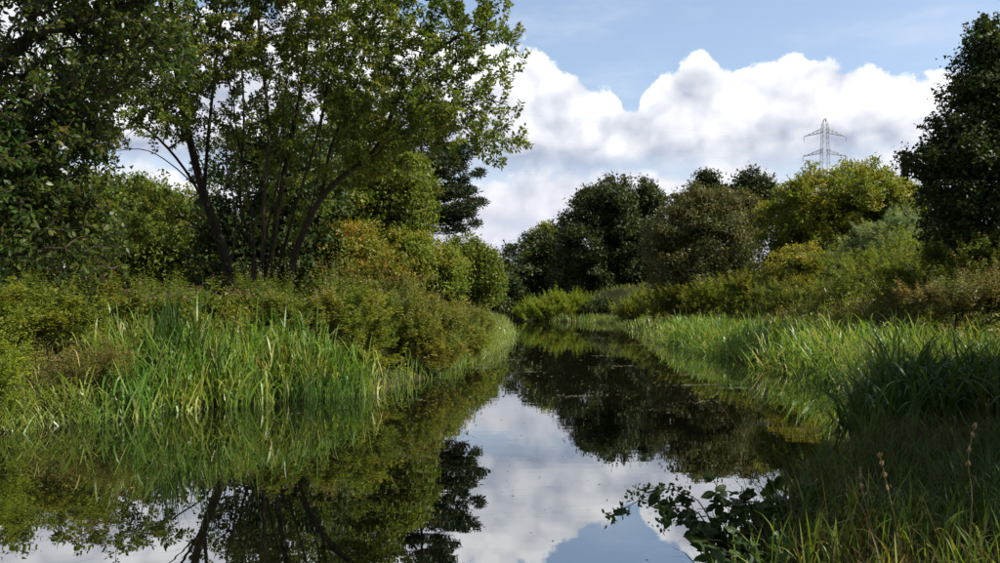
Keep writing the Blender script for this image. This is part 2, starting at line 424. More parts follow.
def axis(lo, a, b, hi, step, nout):
    g = np.geomspace(1, 1 + (abs(lo - a)), nout) - 1
    h = np.geomspace(1, 1 + (abs(hi - b)), nout) - 1
    return np.concatenate([(a - g[1:])[::-1], np.arange(a, b, step), b + h])
gx = axis(-2500, -20, 24, 2500, 0.4, 28); gy = axis(-400, -4, 135, 4500, 0.9, 30)
X, Y = np.meshgrid(gx, gy); Z = ground_z(X, Y)
V = np.stack([X, Y, Z], -1).reshape(-1, 3)
ny, nx = X.shape
idx = np.arange(nx * ny).reshape(ny, nx)
Q = np.stack([idx[:-1, :-1], idx[:-1, 1:], idx[1:, 1:], idx[1:, :-1]], -1).reshape(-1, 4)
o = link('ground', mesh_quads('ground', V, Q, M['ground'], smooth=True)); o['kind'] = 'structure'
V = np.array([(-420, -60, 0), (120, -60, 0), (120, 420, 0), (-420, 420, 0)], float)
o = link('water', mesh_quads('water', V, np.array([[0, 1, 2, 3]]), M['water'])); o['kind'] = 'structure'

# ------------------------------------------------------------------ growing trees
def at(px, py, d):
    """point at depth d (metres) that the survey of the photograph gives"""
    return np.array([(px - 500) / F * d, d, EYE + (HORIZON - py) / F * d])

def grow(seeds, parents, targets, bf=0.25):
    """connect target points to a seed skeleton by shortest sensible paths"""
    n0 = len(seeds); nT = len(targets)
    P = np.concatenate([seeds, targets]); par = np.full(n0 + nT, -1); par[:n0] = parents
    path = np.zeros(n0 + nT)
    for i in range(n0):
        if par[i] >= 0: path[i] = path[par[i]] + np.linalg.norm(P[i] - P[par[i]])
    best = np.full(nT, 1e9); bi = np.zeros(nT, int); done = np.zeros(nT, bool)
    pl = np.minimum(path, 1e9)
    D = np.linalg.norm(targets[:, None] - seeds[None], axis=2)
    # branches rise: joining from above costs more
    rise = seeds[None, :, 2] - targets[:, None, 2]
    Cst = D + bf * path[None, :n0] + np.maximum(rise, 0) * 0.6
    bi = Cst.argmin(1); best = Cst[np.arange(nT), bi].copy()
    for _ in range(nT):
        c = np.where(done, 1e9, best); k = int(c.argmin()); done[k] = True
        g = n0 + k; par[g] = bi[k]; path[g] = path[bi[k]] + np.linalg.norm(P[g] - P[bi[k]])
        d = np.linalg.norm(targets - P[g], axis=1) + bf * path[g] + np.maximum(P[g, 2] - targets[:, 2], 0) * 0.6
        u = d < best; best[u] = d[u]; bi[u] = g
    return P, par, path

def radii(P, par, path, tip=0.006, e=2.35, fixed=None):
    n = len(P); acc = np.zeros(n); order = np.argsort(-path)
    r = np.zeros(n)
    for i in order:
        r[i] = max(acc[i] ** (1 / e) if acc[i] > 0 else tip, tip)
        if fixed is not None and i < len(fixed): r[i] = max(r[i] * 0.6, fixed[i])
        if par[i] >= 0: acc[par[i]] += r[i] ** e
    return r

def bumpy(lobes, kids=4, size=(0.30, 0.48)):
    """smaller boughs budding from the surface of every lobe"""
    out_ = list(lobes)
    for c, r in lobes:
        for _ in range(kids):
            d = unit(rng.normal(size=3) + np.array([0, -0.15, 0.35]))
            out_.append((c + d * r * (0.72 + 0.38 * rng.random()), r * rng.uniform(*size)))
    return out_

def lobe_points(lobes, n, shell=0.55):
    """points in a union of ellipsoids, more of them near the outside. lobes: (centre, radii)"""
    vol = np.array([np.prod(l[1]) ** 0.75 for l in lobes]); k = rng.choice(len(lobes), n, p=vol / vol.sum())
    c = np.array([l[0] for l in lobes])[k]; r = np.array([l[1] for l in lobes])[k]
    d = unit(rng.normal(size=(n, 3)))
    q = np.where(rng.random(n) < shell, 0.78 + 0.24 * rng.random(n), rng.random(n) ** 0.45)
    ph = np.array([l[0].sum() * 3.7 for l in lobes])[k]
    q = q * (1 + 0.13 * np.sin(d[:, 0] * 5.1 + d[:, 2] * 3.3 + ph) + 0.12 * np.sin(d[:, 1] * 4.3 - d[:, 2] * 6.1 + ph * 1.7))
    return c + d * q[:, None] * r, d

def sprigs(lobes, n, reach=(0.95, 1.22), steps=4):
    """points along short shoots that stick out of the crown"""
    k = rng.choice(len(lobes), n); c = np.array([l[0] for l in lobes])[k]; r = np.array([l[1] for l in lobes])[k]
    d = unit(rng.normal(size=(n, 3)) + np.array([0, 0, 0.45]))
    t = np.linspace(reach[0], reach[1], steps)
    bend = rng.normal(size=(n, 1, 3)) * 0.06 * np.arange(steps)[None, :, None]
    p = c[:, None] + d[:, None] * t[None, :, None] * r[:, None] * (0.9 + 0.2 * rng.random((n, 1, 1))) + bend * r[:, None]
    return p.reshape(-1, 3), np.repeat(d, steps, 0)

def leaf_cloud(C, out_dir, per, spread, L, Wr, hexa=False, up=0.35, flat=0.75, droop=0.0):
    """per leaves gaussian-scattered round every clump point"""
    n = len(C) * per
    c = np.repeat(C, per, 0); od = np.repeat(out_dir, per, 0); spd = np.repeat(np.broadcast_to(spread, (len(C),)), per)
    off = rng.normal(size=(n, 3)) * spd[:, None] * 0.55; off[:, 2] *= flat
    c = c + off
    N = unit(rng.normal(size=(n, 3)) * 0.75 + od * 0.35 + unit(off) * 0.5 + np.array([0, 0, up]))
    D = unit(rng.normal(size=(n, 3)) + unit(off) * 0.5 + np.array([0, 0, -droop]))
    l = L * (0.65 + 0.7 * rng.random(n)); w = l * Wr * (0.8 + 0.4 * rng.random(n))
    V, Q, f = leaves(c, D, N, l, w, hexa)
    clump_r = np.repeat(rng.random(len(C)), per)
    rnd = np.clip(rng.random(n) * 0.7 + clump_r * 0.3, 0, 1)
    return V, Q, np.repeat(rnd, f)

def shoots(C, od, per, L, Wr, ln, tri):
    """leafy upright shoots, one from every point: leaves set along a slightly leaning stem"""
    n = len(C); D = unit(od * np.array([0.45, 0.45, 0.15]) + rng.normal(size=(n, 3)) * 0.18 + np.array([0, 0, 0.9]))
    l = ln * (0.35 + 1.25 * rng.random(n) ** 2)
    t = np.tile(np.linspace(0, 1, per), n); c = np.repeat(C, per, 0); DD = np.repeat(D, per, 0); ll = np.repeat(l, per)
    a = np.tile(np.arange(per) * 2.4, n) + np.repeat(rng.random(n) * 6, per)
    rad = np.stack([np.cos(a), np.sin(a), np.zeros(n * per)], 1)
    lf = L * (1.15 - 0.65 * t) * (0.7 + 0.6 * rng.random(n * per))
    ax = unit(rad + np.array([0, 0, 0.25]) + rng.normal(size=(n * per, 3)) * 0.3)
    p = c + DD * (ll * t)[:, None] + ax * (lf * 0.5)[:, None]
    V, Q, f = leaves(p, ax, unit(np.array([0, 0, 0.8]) + rng.normal(size=(n * per, 3)) * 0.4), lf, lf * Wr, tri)
    rnd = np.clip(rng.random(n * per) * 0.6 + np.repeat(rng.random(n), per) * 0.4, 0, 1)
    tips = C + D * l[:, None]
    return (V, Q, np.repeat(rnd, f)), tips

def twig_leaves(P, par, n0, per_m, L, Wr, hexa, off=0.55, droop=0.35):
    """leaves set along the outer twigs"""
    i = np.arange(n0, len(P)); i = i[par[i] >= 0]; a, b = P[par[i]], P[i]
    ln = np.linalg.norm(b - a, axis=1); m = np.maximum(4, (np.minimum(ln, 0.8) * per_m + rng.normal(size=len(i)) * 3).astype(int))
    k = np.repeat(np.arange(len(i)), m); t = rng.random(len(k)) ** 0.7
    T = unit(b - a)[k]; side = unit(np.cross(T, rng.normal(size=T.shape)))
    D = unit(T * 0.5 + side + np.array([0, 0, -droop]) * rng.random((len(k), 1)))
    l = L * (0.55 + 0.8 * rng.random(len(k)))
    c = a[k] + (b - a)[k] * t[:, None] * 1.12 + D * (l * (0.5 + off * rng.random(len(k))))[:, None]
    N = unit(np.array([0, 0, 0.8]) + rng.normal(size=T.shape) * 0.6)
    V, Q, f = leaves(c, D, N, l, l * Wr * (0.8 + 0.4 * rng.random(len(k))), hexa)
    return V, Q, np.repeat(np.clip(rng.random(len(k)) * 0.65 + rng.random(len(i))[k] * 0.35, 0, 1), f)

def finish(root, loc, P, par, r, lv, bark, leafm, trunk_r=0.045, min_r=0.0):
    loc = np.array(loc)
    big = []; small = []
    m = (par >= 0) & (r > min_r)
    i = np.nonzero(m)[0]; j = par[i]
    rj = np.minimum(r[j], r[i] * 1.8 + 0.004)
    thick = r[i] > trunk_r
    def mk(sel, sides):
        return tubes(P[j[sel]] - loc, P[i[sel]] - loc, rj[sel], r[i][sel], sides)
    if thick.any():
        V, Q = mk(thick, 7); link('trunk', mesh_quads('trunk', V, Q, bark, smooth=True), root)
    if (~thick).any():
        V, Q = mk(~thick, 3); link('branches' if thick.any() else 'stems', mesh_quads('branches', V, Q, bark, smooth=True), root)
    V, Q, rnd = lv
    link('crown', mesh_quads('crown', V - loc, Q, leafm, rnd), root)

def refine(P, par, fixed_n=0):
    """one midpoint with a little wander in every long edge, so that branches bend"""
    P2 = list(P); par2 = list(par)
    for i in range(len(P)):
        if par[i] >= 0:
            a, b = P[par[i]], P[i]; d = np.linalg.norm(b - a)
            if i >= fixed_n and d > 0.25:
                m_ = (a + b) / 2 + rng.normal(size=3) * d * 0.09 + np.array([0, 0, d * 0.05])
                P2.append(m_); par2.append(par[i]); par2[i] = len(P2) - 1
    P2 = np.array(P2); par2 = np.array(par2)
    # order by depth from the root
    path = np.full(len(P2), -1.0)
    def dep(k):
        st = []
        while path[k] < 0 and par2[k] >= 0: st.append(k); k = par2[k]
        if path[k] < 0: path[k] = 0
        for q in reversed(st): path[q] = path[par2[q]] + np.linalg.norm(P2[q] - P2[par2[q]])
    for k in range(len(P2)): dep(k)
    return P2, par2, path

LEAF = 1.05
TIPS = {}
def tree(name, label, cat, px, d, lobes, n, per, spread, L, Wr, leafm, bark='bark', stems=1, trunk_r=0.045, shell=0.55, hexa=False,
         group=None, up=0.35, flat=0.75, droop=0.0, tip=0.008, lean=0.0, base=None, rd=None, bf=0.25, kids=4, spr=1.0, shoot=0.0, twig=0):
    """lobes: (px, py, half width px, half height px[, depth offset m]) measured at depth d"""
    x0 = (px - 500) / F * d if base is None else base[0]; y0 = d if base is None else base[1]
    z0 = gz(x0, y0) - 0.05
    k = d / F
    lb = []
    for q in lobes:
        dd = q[4] if len(q) > 4 else 0.0
        c = at(q[0], q[1], d); c[1] += dd
        lb.append((c, np.array([q[2] * k, (q[2] * k * 0.9 if rd is None else rd), q[3] * k])))
    prim = lb; lb = bumpy(lb, kids)
    C, od = lobe_points(lb, n, shell)
    SP, sod = sprigs(lb, int(n * 0.16 * spr * (0.35 if d > 60 else 1.0)))
    C = C[C[:, 2] > ground_z(C[:, 0], C[:, 1]) + 0.10] if True else C
    od = unit(C - np.array([x0, y0, C[:, 2].mean()])) if len(C) else od
    top = max(c[2] for c, _ in lb)
    seeds, pars, fx = [], [], []
    for s in range(stems):
        b = np.array([x0, y0, z0]) + (np.array([rng.normal() * 0.25, rng.normal() * 0.25, 0]) if stems > 1 else 0)
        cx = np.mean([c[0] for c, _ in lb]); cyy = np.mean([c[1] for c, _ in lb])
        t = np.array([cx + (rng.normal() * 0.6 if stems > 1 else 0), cyy + (rng.normal() * 0.6 if stems > 1 else 0), z0 + (top - z0) * 0.8])
        pth = smooth_path([b, b * 0.65 + t * 0.35 + np.array([(b - t)[0] * 0.2, 0, 0]) + rng.normal(size=3) * 0.08, t], 7)
        for q, p in enumerate(pth):
            seeds.append(p); pars.append(len(seeds) - 2 if q else -1)
    seeds = np.array(seeds)
    Cn = C if len(C) < 700 or twig else C[rng.choice(len(C), 700, False)]
    P, par, path = grow(seeds, np.array(pars), Cn, bf)
    P, par, path = refine(P, par, len(seeds))
    r = radii(P, par, path, tip)
    loc = (x0, y0, z0)
    root = thing(name, label, cat, loc, group)
    per = int(per * (2.2 if d > 45 else 1.7))
    if not hexa and d > 26: hexa = 'tri'
    lv = leaf_cloud(C, od, per, spread, L * LEAF * (1.1 if d > 45 else 1.0), Wr, hexa, up, flat, droop)
    if twig: lv = twig_leaves(P, par, len(seeds), twig, L, Wr, hexa)
    if shoot:
        lv, tips = shoots(np.concatenate([C, C + rng.normal(size=C.shape) * spread * 0.6]), np.concatenate([od, od]), max(8, per // 2), L * LEAF * 1.45, Wr * 0.62, shoot, hexa); TIPS[root.name] = tips
    lv2 = leaf_cloud(SP, sod, max(4, per // 6), spread * 0.38, L * LEAF * 0.95 * (1.1 if d > 45 else 1.0), Wr, hexa, up, 1.0, droop)
    V, Q = join([lv[:2], lv2[:2]]); lv = (V, Q, np.concatenate([lv[2], lv2[2]]))
    finish(root, loc, P, par, r, lv, M[bark], M[leafm], trunk_r)
    return root

# ---- the big many-stemmed tree on the left bank
def big_tree():
    d = 28.0; K = d / 19.0
    S_ = [  # polylines (px, py, depth), base radius, end radius
        ([(240, 318, 19), (232, 285, 19), (222, 245, 19.1), (204, 195, 19.3), (190, 140, 19.5), (178, 80, 19.6), (172, 20, 19.6), (166, -60, 19.5)], 0.17, 0.06),
        ([(214, 222, 19.2), (192, 180, 18.8), (160, 140, 18.3), (118, 112, 17.8), (70, 105, 17.3)], 0.075, 0.03),
        ([(204, 195, 19.3), (208, 140, 19.9), (214, 80, 20.4), (222, 10, 20.8), (226, -70, 21)], 0.09, 0.04),
        ([(256, 316, 18.8), (262, 265, 18.7), (264, 200, 18.6), (269, 130, 18.5), (262, 60, 18.4), (256, -10, 18.3), (250, -90, 18.2)], 0.10, 0.045),
        ([(262, 316, 19.3), (272, 250, 19.5), (284, 175, 19.8), (299, 100, 20.1), (310, 20, 20.4), (322, -60, 20.6)], 0.11, 0.04),
        ([(288, 322, 18.4), (290, 275, 18.3), (300, 240, 18.2), (322, 196, 18.0), (351, 170, 17.8), (379, 147, 17.6), (396, 102, 17.5), (416, 70, 17.4), (450, 40, 17.2), (484, 28, 17.0)], 0.125, 0.035),
        ([(379, 147, 17.6), (412, 128, 17.4), (448, 112, 17.2), (484, 100, 17.0), (508, 105, 16.9)], 0.055, 0.018),
        ([(322, 196, 18.0), (330, 150, 18.2), (352, 95, 18.4), (372, 30, 18.6), (390, -40, 18.7)], 0.07, 0.03),
        ([(228, 272, 19.0), (205, 262, 18.5), (170, 250, 17.9), (135, 236, 17.3), (100, 232, 16.8)], 0.06, 0.02),
        ([(222, 245, 19.1), (196, 225, 18.6), (160, 206, 18.0), (128, 200, 17.5)], 0.05, 0.02),
        ([(246, 300, 19.4), (256, 262, 19.9), (240, 200, 20.5), (244, 120, 21.1), (240, 40, 21.5)], 0.09, 0.04),
        ([(250, 300, 19.2), (254, 240, 19.2), (246, 180, 19.3), (234, 110, 19.5), (238, 30, 19.8)], 0.06, 0.02),
        ([(259, 290, 18.6), (268, 225, 18.3), (282, 160, 18.0), (284, 100, 17.8), (296, 40, 17.6)], 0.055, 0.02),
        ([(230, 270, 18.8), (236, 215, 18.6), (226, 160, 18.4), (232, 95, 18.1), (214, 40, 17.9)], 0.05, 0.018),
        ([(300, 240, 18.2), (318, 180, 18.6), (322, 120, 19.0), (340, 60, 19.3)], 0.05, 0.018),
        ([(204, 195, 19.3), (176, 168, 19.0), (146, 150, 18.6), (112, 152, 18.2), (88, 165, 17.9)], 0.035, 0.01),
        ([(190, 140, 19.5), (166, 118, 19.2), (150, 120, 18.9), (126, 136, 18.6)], 0.03, 0.01),
        ([(266, 300, 18.9), (280, 262, 18.5), (296, 205, 18.0), (316, 140, 17.5), (330, 70, 17.2), (338, 0, 17.0)], 0.07, 0.03),
    ]
    seeds, pars, fixed = [], [], []
    tub = []
    for pl, r0, r1 in S_:
        pts = smooth_path([at(q[0], q[1], d + (q[2] - 19.0) * K) for q in pl], 16)
        rr = np.linspace(r0, r1, 16) * (0.98 if r0 > 0.1 else 0.72) * (1 + 0.06 * np.sin(np.arange(16) * 2.1))
        tub.append((pts, rr))
        # attach to the nearest existing node when the start lies on another stem
        st = -1
        if seeds:
            dd = np.linalg.norm(np.array(seeds) - pts[0], axis=1); k = int(dd.argmin())
            if dd[k] < 0.5: st = k
        for q, p in enumerate(pts):
            seeds.append(p); pars.append(st if q == 0 else len(seeds) - 2); fixed.append(0.0)
    seeds = np.array(seeds)
    lob = [(250, -10, 170, 120, 0), (160, 20, 120, 110, -0.5), (390, 20, 110, 105, -1.5), (465, 75, 52, 78, -2), (430, 110, 70, 40, -1.8), (500, 125, 26, 42, -2.1),
           (330, 90, 95, 75, -0.8), (250, 110, 90, 80, 0.8), (130, 90, 95, 60, -1.6), (330, -90, 150, 90, 0), (190, -110, 150, 90, 0), (280, 185, 60, 55, 1.3),
           (120, 215, 65, 35, -2.0), (350, 150, 60, 38, -1.0), (455, 15, 50, 50, -2)]
    k = d / F; lb = []
    for q in lob:
        c = at(q[0], q[1], d + q[4] * K); lb.append((c, np.array([q[2] * k, min(q[2] * k * 0.9, 3.2), q[3] * k])))
    C, od = lobe_points(lb, 6600, 0.35)
    # keep the window of sky left of the stems and between them fairly open
    px = 500 + C[:, 0] / C[:, 1] * F; py = HORIZON - (C[:, 2] - EYE) / C[:, 1] * F
    keep = ~((((px - 140) / 55) ** 2 + ((py - 158) / 30) ** 2 < 1) & (rng.random(len(C)) < 0.85))
    keep &= ~((((px - 262) / 75) ** 2 + ((py - 150) / 85) ** 2 < 1) & (rng.random(len(C)) < 0.72))
    C = C[keep]; od = od[keep]
    P, par, path = grow(seeds, np.array(pars), C, 0.2)
    P, par, path = refine(P, par, len(seeds))
    r = radii(P, par, path, 0.005)
    loc = np.array([at(250, 318, d)[0], d, gz(at(250, 318, d)[0], d)])
    root = thing('riverside_tree', 'tall many-stemmed leafy tree leaning over the left bank, limb arching right', 'tree', tuple(loc))
    parts = []
    for n_, (pts, rr) in enumerate(tub):
        V, Q = tube_path(pts - loc, rr, 9)
        link('stem', mesh_quads('stem', V, Q, M['barkl' if n_ in (3, 13) else 'bark'], smooth=True), root)
    sel = np.arange(len(seeds), len(P)); i = sel[par[sel] >= 0]; j = par[i]
    rj = np.minimum(r[j], r[i] * 1.5 + 0.003)
    V, Q = tubes(P[j] - loc, P[i] - loc, rj, r[i], 3)
    link('branches', mesh_quads('branches', V, Q, M['bark'], smooth=True), root)
    V, Q, rnd = twig_leaves(P, par, len(seeds), 106, 0.117, 0.52, False)
    link('crown', mesh_quads('crown', V - loc, Q, M['alder'], rnd), root)
big_tree()

# ---- tree whose boughs hang in from the left edge
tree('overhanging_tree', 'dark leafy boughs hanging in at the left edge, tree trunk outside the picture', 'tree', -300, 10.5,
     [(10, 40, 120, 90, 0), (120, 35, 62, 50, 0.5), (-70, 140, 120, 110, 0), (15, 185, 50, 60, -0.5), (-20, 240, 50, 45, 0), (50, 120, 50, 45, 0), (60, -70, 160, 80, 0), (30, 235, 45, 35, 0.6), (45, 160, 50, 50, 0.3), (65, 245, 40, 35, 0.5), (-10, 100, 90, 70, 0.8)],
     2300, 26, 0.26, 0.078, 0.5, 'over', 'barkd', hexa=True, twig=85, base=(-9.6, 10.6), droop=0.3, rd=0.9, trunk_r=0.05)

# ---- trees and shrubs of the left bank behind it
tree('background_tree', 'broad green tree low behind the overhanging boughs at far left', 'tree', 60, 56,
     [(50, 235, 80, 55), (110, 222, 50, 38), (0, 220, 60, 75)], 420, 44, 0.8, 0.21, 0.6, 'alder')
tree('background_tree', 'mid green tree showing between the overhanging boughs and the leaning stems', 'tree', 165, 58,
     [(165, 245, 55, 55), (195, 265, 45, 45), (140, 212, 28, 24)], 360, 44, 0.8, 0.21, 0.6, 'alder')
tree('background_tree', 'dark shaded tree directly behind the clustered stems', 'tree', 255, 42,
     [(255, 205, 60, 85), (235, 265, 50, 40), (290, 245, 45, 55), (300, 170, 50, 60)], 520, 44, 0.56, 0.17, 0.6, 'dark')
tree('broadleaf_tree', 'rounded green tree right of the stems, above the orange bush', 'tree', 375, 47.5,
     [(375, 195, 52, 52), (345, 215, 45, 45), (405, 205, 32, 42), (370, 150, 45, 40)], 560, 50, 0.58, 0.16, 0.6, 'mid', trunk_r=0.05)
tree('rowan_bush', 'bush with orange and yellow autumn leaves beside the leaning limb', 'bush', 345, 43,
     [(345, 265, 45, 40), (318, 262, 28, 32), (328, 245, 28, 24), (375, 275, 36, 32), (350, 240, 26, 18)], 480, 40, 0.46, 0.135, 0.5, 'orange', stems=4, trunk_r=0.06)
tree('hawthorn_bush', 'rounded yellow-green bush right of the orange bush, below the pine', 'bush', 425, 45,
     [(420, 278, 34, 32), (396, 262, 32, 28), (448, 292, 16, 22), (410, 250, 22, 16)], 420, 40, 0.5, 0.14, 0.55, 'yelgrn', stems=4, trunk_r=0.06)

# ---- Scots pine
def pine():
    d = 51.0; x0 = (422 - 500) / F * d; z0 = gz(x0, d) - 0.1
    root = thing('pine_tree', 'dark pine with tiered flat branches behind the left bank trees', 'tree', (x0, d, z0))
    loc = np.array([x0, d, z0]); H = at(428, 110, d)[2] - z0
    pth = smooth_path([(0, 0, 0), (0.1, 0.05, H * 0.4), (-0.05, 0, H * 0.75), (0.05, 0, H)], 12)
    V, Q = tube_path(pth, np.linspace(0.26, 0.04, 12), 9)
    link('trunk', mesh_quads('trunk', V, Q, M['barkp'], smooth=True), root)
    P0, P1, R0, R1, T = [], [], [], [], []
    for k in range(44):
        z = H * (0.40 + 0.60 * (k + rng.random()) / 44); a = rng.random() * 2 * PI
        if k % 3 == 0: a = rng.normal() * 0.5
        ln = 1.5 * (0.7 + 2.0 * max(0.0, 1 - ((z / H - 0.58) / 0.42) ** 2)) * (0.6 + 0.5 * rng.random())
        D = np.array([math.cos(a), math.sin(a), 0])
        pts = smooth_path([np.array([0, 0, z]), np.array([0, 0, z - 0.05]) + D * ln * 0.5, np.array([0, 0, z + 0.25 + 0.1 * ln]) + D * ln], 6)
        for q in range(5):
            P0.append(pts[q]); P1.append(pts[q + 1]); R0.append(0.035 * (1 - q / 6)); R1.append(0.035 * (1 - (q + 1) / 6))
        for q in range(int(8 + ln * 7)):
            t = 0.35 + 0.65 * rng.random(); b = pts[min(int(t * 5), 5)]
            s = np.array([-D[1], D[0], 0]) * rng.normal() * 0.5 * (1.2 - abs(t - 0.7)) + np.array([0, 0, 0.14 + 0.09 * rng.normal()])
            T.append(b + s); P0.append(b); P1.append(b + s); R0.append(0.012); R1.append(0.006)
    V, Q = tubes(*(np.array(v, float) for v in (P0, P1, R0, R1)), 4)
    link('branches', mesh_quads('branches', V, Q, M['barkp'], smooth=True), root)
    T = np.array(T); per = 36
    c = np.repeat(T, per, 0); n = len(c)
    dv = unit(rng.normal(size=(n, 3)) + np.array([0, 0, 0.5])); off = dv * (0.08 + 0.32 * rng.random(n))[:, None] * np.array([1.25, 1.25, 0.6])
    V, Q, f = leaves(c + off, dv, unit(rng.normal(size=(n, 3))), 0.23 * (0.7 + 0.6 * rng.random(n)), np.full(n, 0.072))
    link('crown', mesh_quads('crown', V, Q, M['pine'], rng.random(n)), root)
pine()

# shrubs along the left bank (each its own thing)
def shrub(label, px, d, lobes, mat, n=220, per=30, spread=0.22, L=0.07, Wr=0.5, flecks=None, name='shrub', shoot=None, **kw):
    if shoot is None: shoot = 0.42 * max(1.0, d / 40)
    r = tree(name, label, 'shrub', px, d, lobes, n, per, spread, L, Wr, mat, stems=5, trunk_r=0.09, tip=0.004, shoot=shoot, kids=3, spr=0.3 * kw.pop('spr', 1.0), **kw)
    if flecks:                 # seed heads or flower spikes on the ends of the shoots
        T = TIPS[r.name]; loc = np.array(r.location)
        T = T[np.argsort(-(T[:, 2] - 0.25 * T[:, 1]))[:flecks[1] * 2]]; T = T[rng.choice(len(T), flecks[1], False)]
        V, Q, rnd = leaf_cloud(T, np.tile([[0, 0, 1.0]], (len(T), 1)), 9, 0.05, 0.045, 0.3, flat=2.2, up=0.0)
        nm = 'seed_heads' if flecks[0] == 'seed' else 'flower_spikes'
        link(nm, mesh_quads(nm, V - loc, Q, M[flecks[0]], rnd), r)
    return r
shrub('leafy shrub at the foot of the arching limb, left of the seeding bushes', 298, 18.8, [(300, 322, 34, 18), (275, 326, 26, 16), (325, 316, 24, 14)], 'scrub', flecks=('seed', 30), n=260, shoot=0.25)
shrub('yellow-green shrub under the orange bush with brown seed heads', 348, 19.6, [(345, 336, 38, 28), (325, 350, 25, 22), (366, 312, 24, 18), (372, 356, 26, 22), (335, 312, 16, 14)], 'yelgrn', flecks=('seed', 60), n=380, shoot=0.28)
shrub('shrub with pinkish brown seed heads bulging over the water edge', 398, 22.5, [(400, 338, 36, 28), (384, 318, 22, 18), (418, 312, 22, 14), (418, 348, 22, 16)], 'scrub', flecks=('seed', 110), n=400, shoot=0.28)
shrub('last bulging olive shrub before the pale reed fringe on left bank', 438, 27, [(438, 330, 28, 20), (425, 322, 22, 14), (456, 332, 20, 15), (436, 344, 20, 12)], 'scrub', flecks=('seed', 80), n=340, shoot=0.28)
shrub('small far shrub on the left bank beyond the bulging shrubs', 470, 35, [(468, 324, 20, 12), (484, 328, 14, 8), (452, 322, 18, 12)], 'scrub', n=220, flecks=('seed', 40), shoot=0.3)
shrub('low shrub trailing into the water below the seeding bushes', 420, 22.5, [(425, 358, 26, 16), (405, 370, 20, 14), (448, 352, 18, 12)], 'scrub', n=260)
shrub('low far shrub trailing into the water, left bank', 462, 28.5, [(462, 346, 20, 12), (478, 342, 14, 9)], 'yelgrn', n=200)
shrub('bright yellow-green leafy clump at the left edge above the water', 2, 12.9, [(-4, 392, 28, 26), (-15, 370, 30, 26)], 'bright', n=130, L=0.05)
shrub('rusty brown withered clump overhanging the water at far left', 95, 14.3, [(100, 372, 26, 18), (72, 382, 24, 14), (120, 384, 18, 12)], 'rust', n=150, L=0.055, Wr=0.22, per=30, spr=3)
shrub('olive shrub behind the withered clump at the left edge', 40, 15.5, [(30, 332, 45, 14), (75, 318, 26, 14), (10, 312, 26, 16)], 'yelgrn', n=240, spr=2, shoot=0.25)
shrub('pink-flowering weed clump in front of the many-stemmed tree, left side', 110, 19, [(110, 308, 45, 9), (160, 308, 32, 8)], 'mid', n=240, flecks=('pink', 110), spr=2, shoot=0.22)
shrub('pink-flowering weed clump close against the stem bases', 215, 21, [(200, 306, 34, 8), (240, 308, 30, 8), (270, 310, 18, 8)], 'mid', n=240, flecks=('pink', 70), spr=2, shoot=0.22)

for lab, px, d, lb, mt, fl, sh in [
    ('tall dark weeds standing left of the stem bases, above the bright reeds', 165, 20, [(160, 302, 24, 14), (180, 310, 16, 8)], 'alder', None, 0.55),
    ('spiky green weeds at the foot of the leaning stems', 262, 22, [(258, 300, 18, 12), (278, 306, 14, 8)], 'alder', ('seed', 20), 0.6),
    ('tall seeding weeds rising in front of the orange bush', 330, 23, [(326, 298, 18, 12), (345, 304, 14, 10)], 'mid', ('seed', 40), 0.6),
    ('loose weed spires right of the orange bush', 396, 26, [(394, 300, 16, 12), (410, 306, 12, 8)], 'scrub', ('pink', 40), 0.7),
    ('tall dark weeds at the left edge below the overhanging boughs', 25, 17, [(20, 300, 26, 16), (52, 306, 18, 10)], 'alder', None, 0.5),
    ('pinkish weed spires above the withered clump', 92, 17.5, [(90, 300, 20, 14)], 'scrub', ('pink', 40), 0.5)]:
    shrub(lab, px, d, lb, mt, n=110, per=24, flecks=fl, shoot=sh, name='tall_weed')

def weeds(name, label, xy, H, L, Wr, mat, per=26, spread=0.16):
    """leafy ground plants: short stacks of leaves"""
    z = ground_z(xy[:, 0], xy[:, 1]); n = len(xy)
    h = H * (0.4 + 0.8 * rng.random(n))
    C = np.concatenate([np.stack([xy[:, 0], xy[:, 1], z + h * t], 1) for t in (0.3, 0.65, 1.0)])
    V, Q, rnd = leaf_cloud(C, np.tile([[0, 0, 1.0]], (len(C), 1)), per, spread, L, Wr, 'tri' if spread > 0.2 else False, flat=0.9)
    stuff(link(name, mesh_quads(name, V, Q, M[mat], rnd)), label, 'weeds')
def along(bank, y0, y1, a, b, n):
    y = y0 + (y1 - y0) * rng.random(n); t = a + (b - a) * rng.random(n)
    x = (Lx(y) - t) if bank == 'L' else (Rx(y) + t)
    return np.stack([x, y], 1)
weeds('weeds', 'leafy weeds growing all over the near left bank', along('L', 10, 22, 1.0, 7.0, 420), 0.55, 0.085, 0.45, 'yelgrn', 16)
weeds('weeds', 'tawny withered weeds at the far left of the bank', along('L', 11.5, 15.5, 0.6, 3.6, 150) - np.array([0.6, 0]), 0.6, 0.06, 0.3, 'rust', 18)
weeds('weeds', 'darker weeds under the left bank trees', along('L', 19, 48, 1.5, 16.0, 520), 0.75, 0.10, 0.5, 'alder', 24, 0.3)
weeds('weeds', 'scrubby weeds over the right-hand slope', along('R', 18, 62, 3.0, 15.0, 900), 0.7, 0.13, 0.45, 'scrub', 18, 0.28)
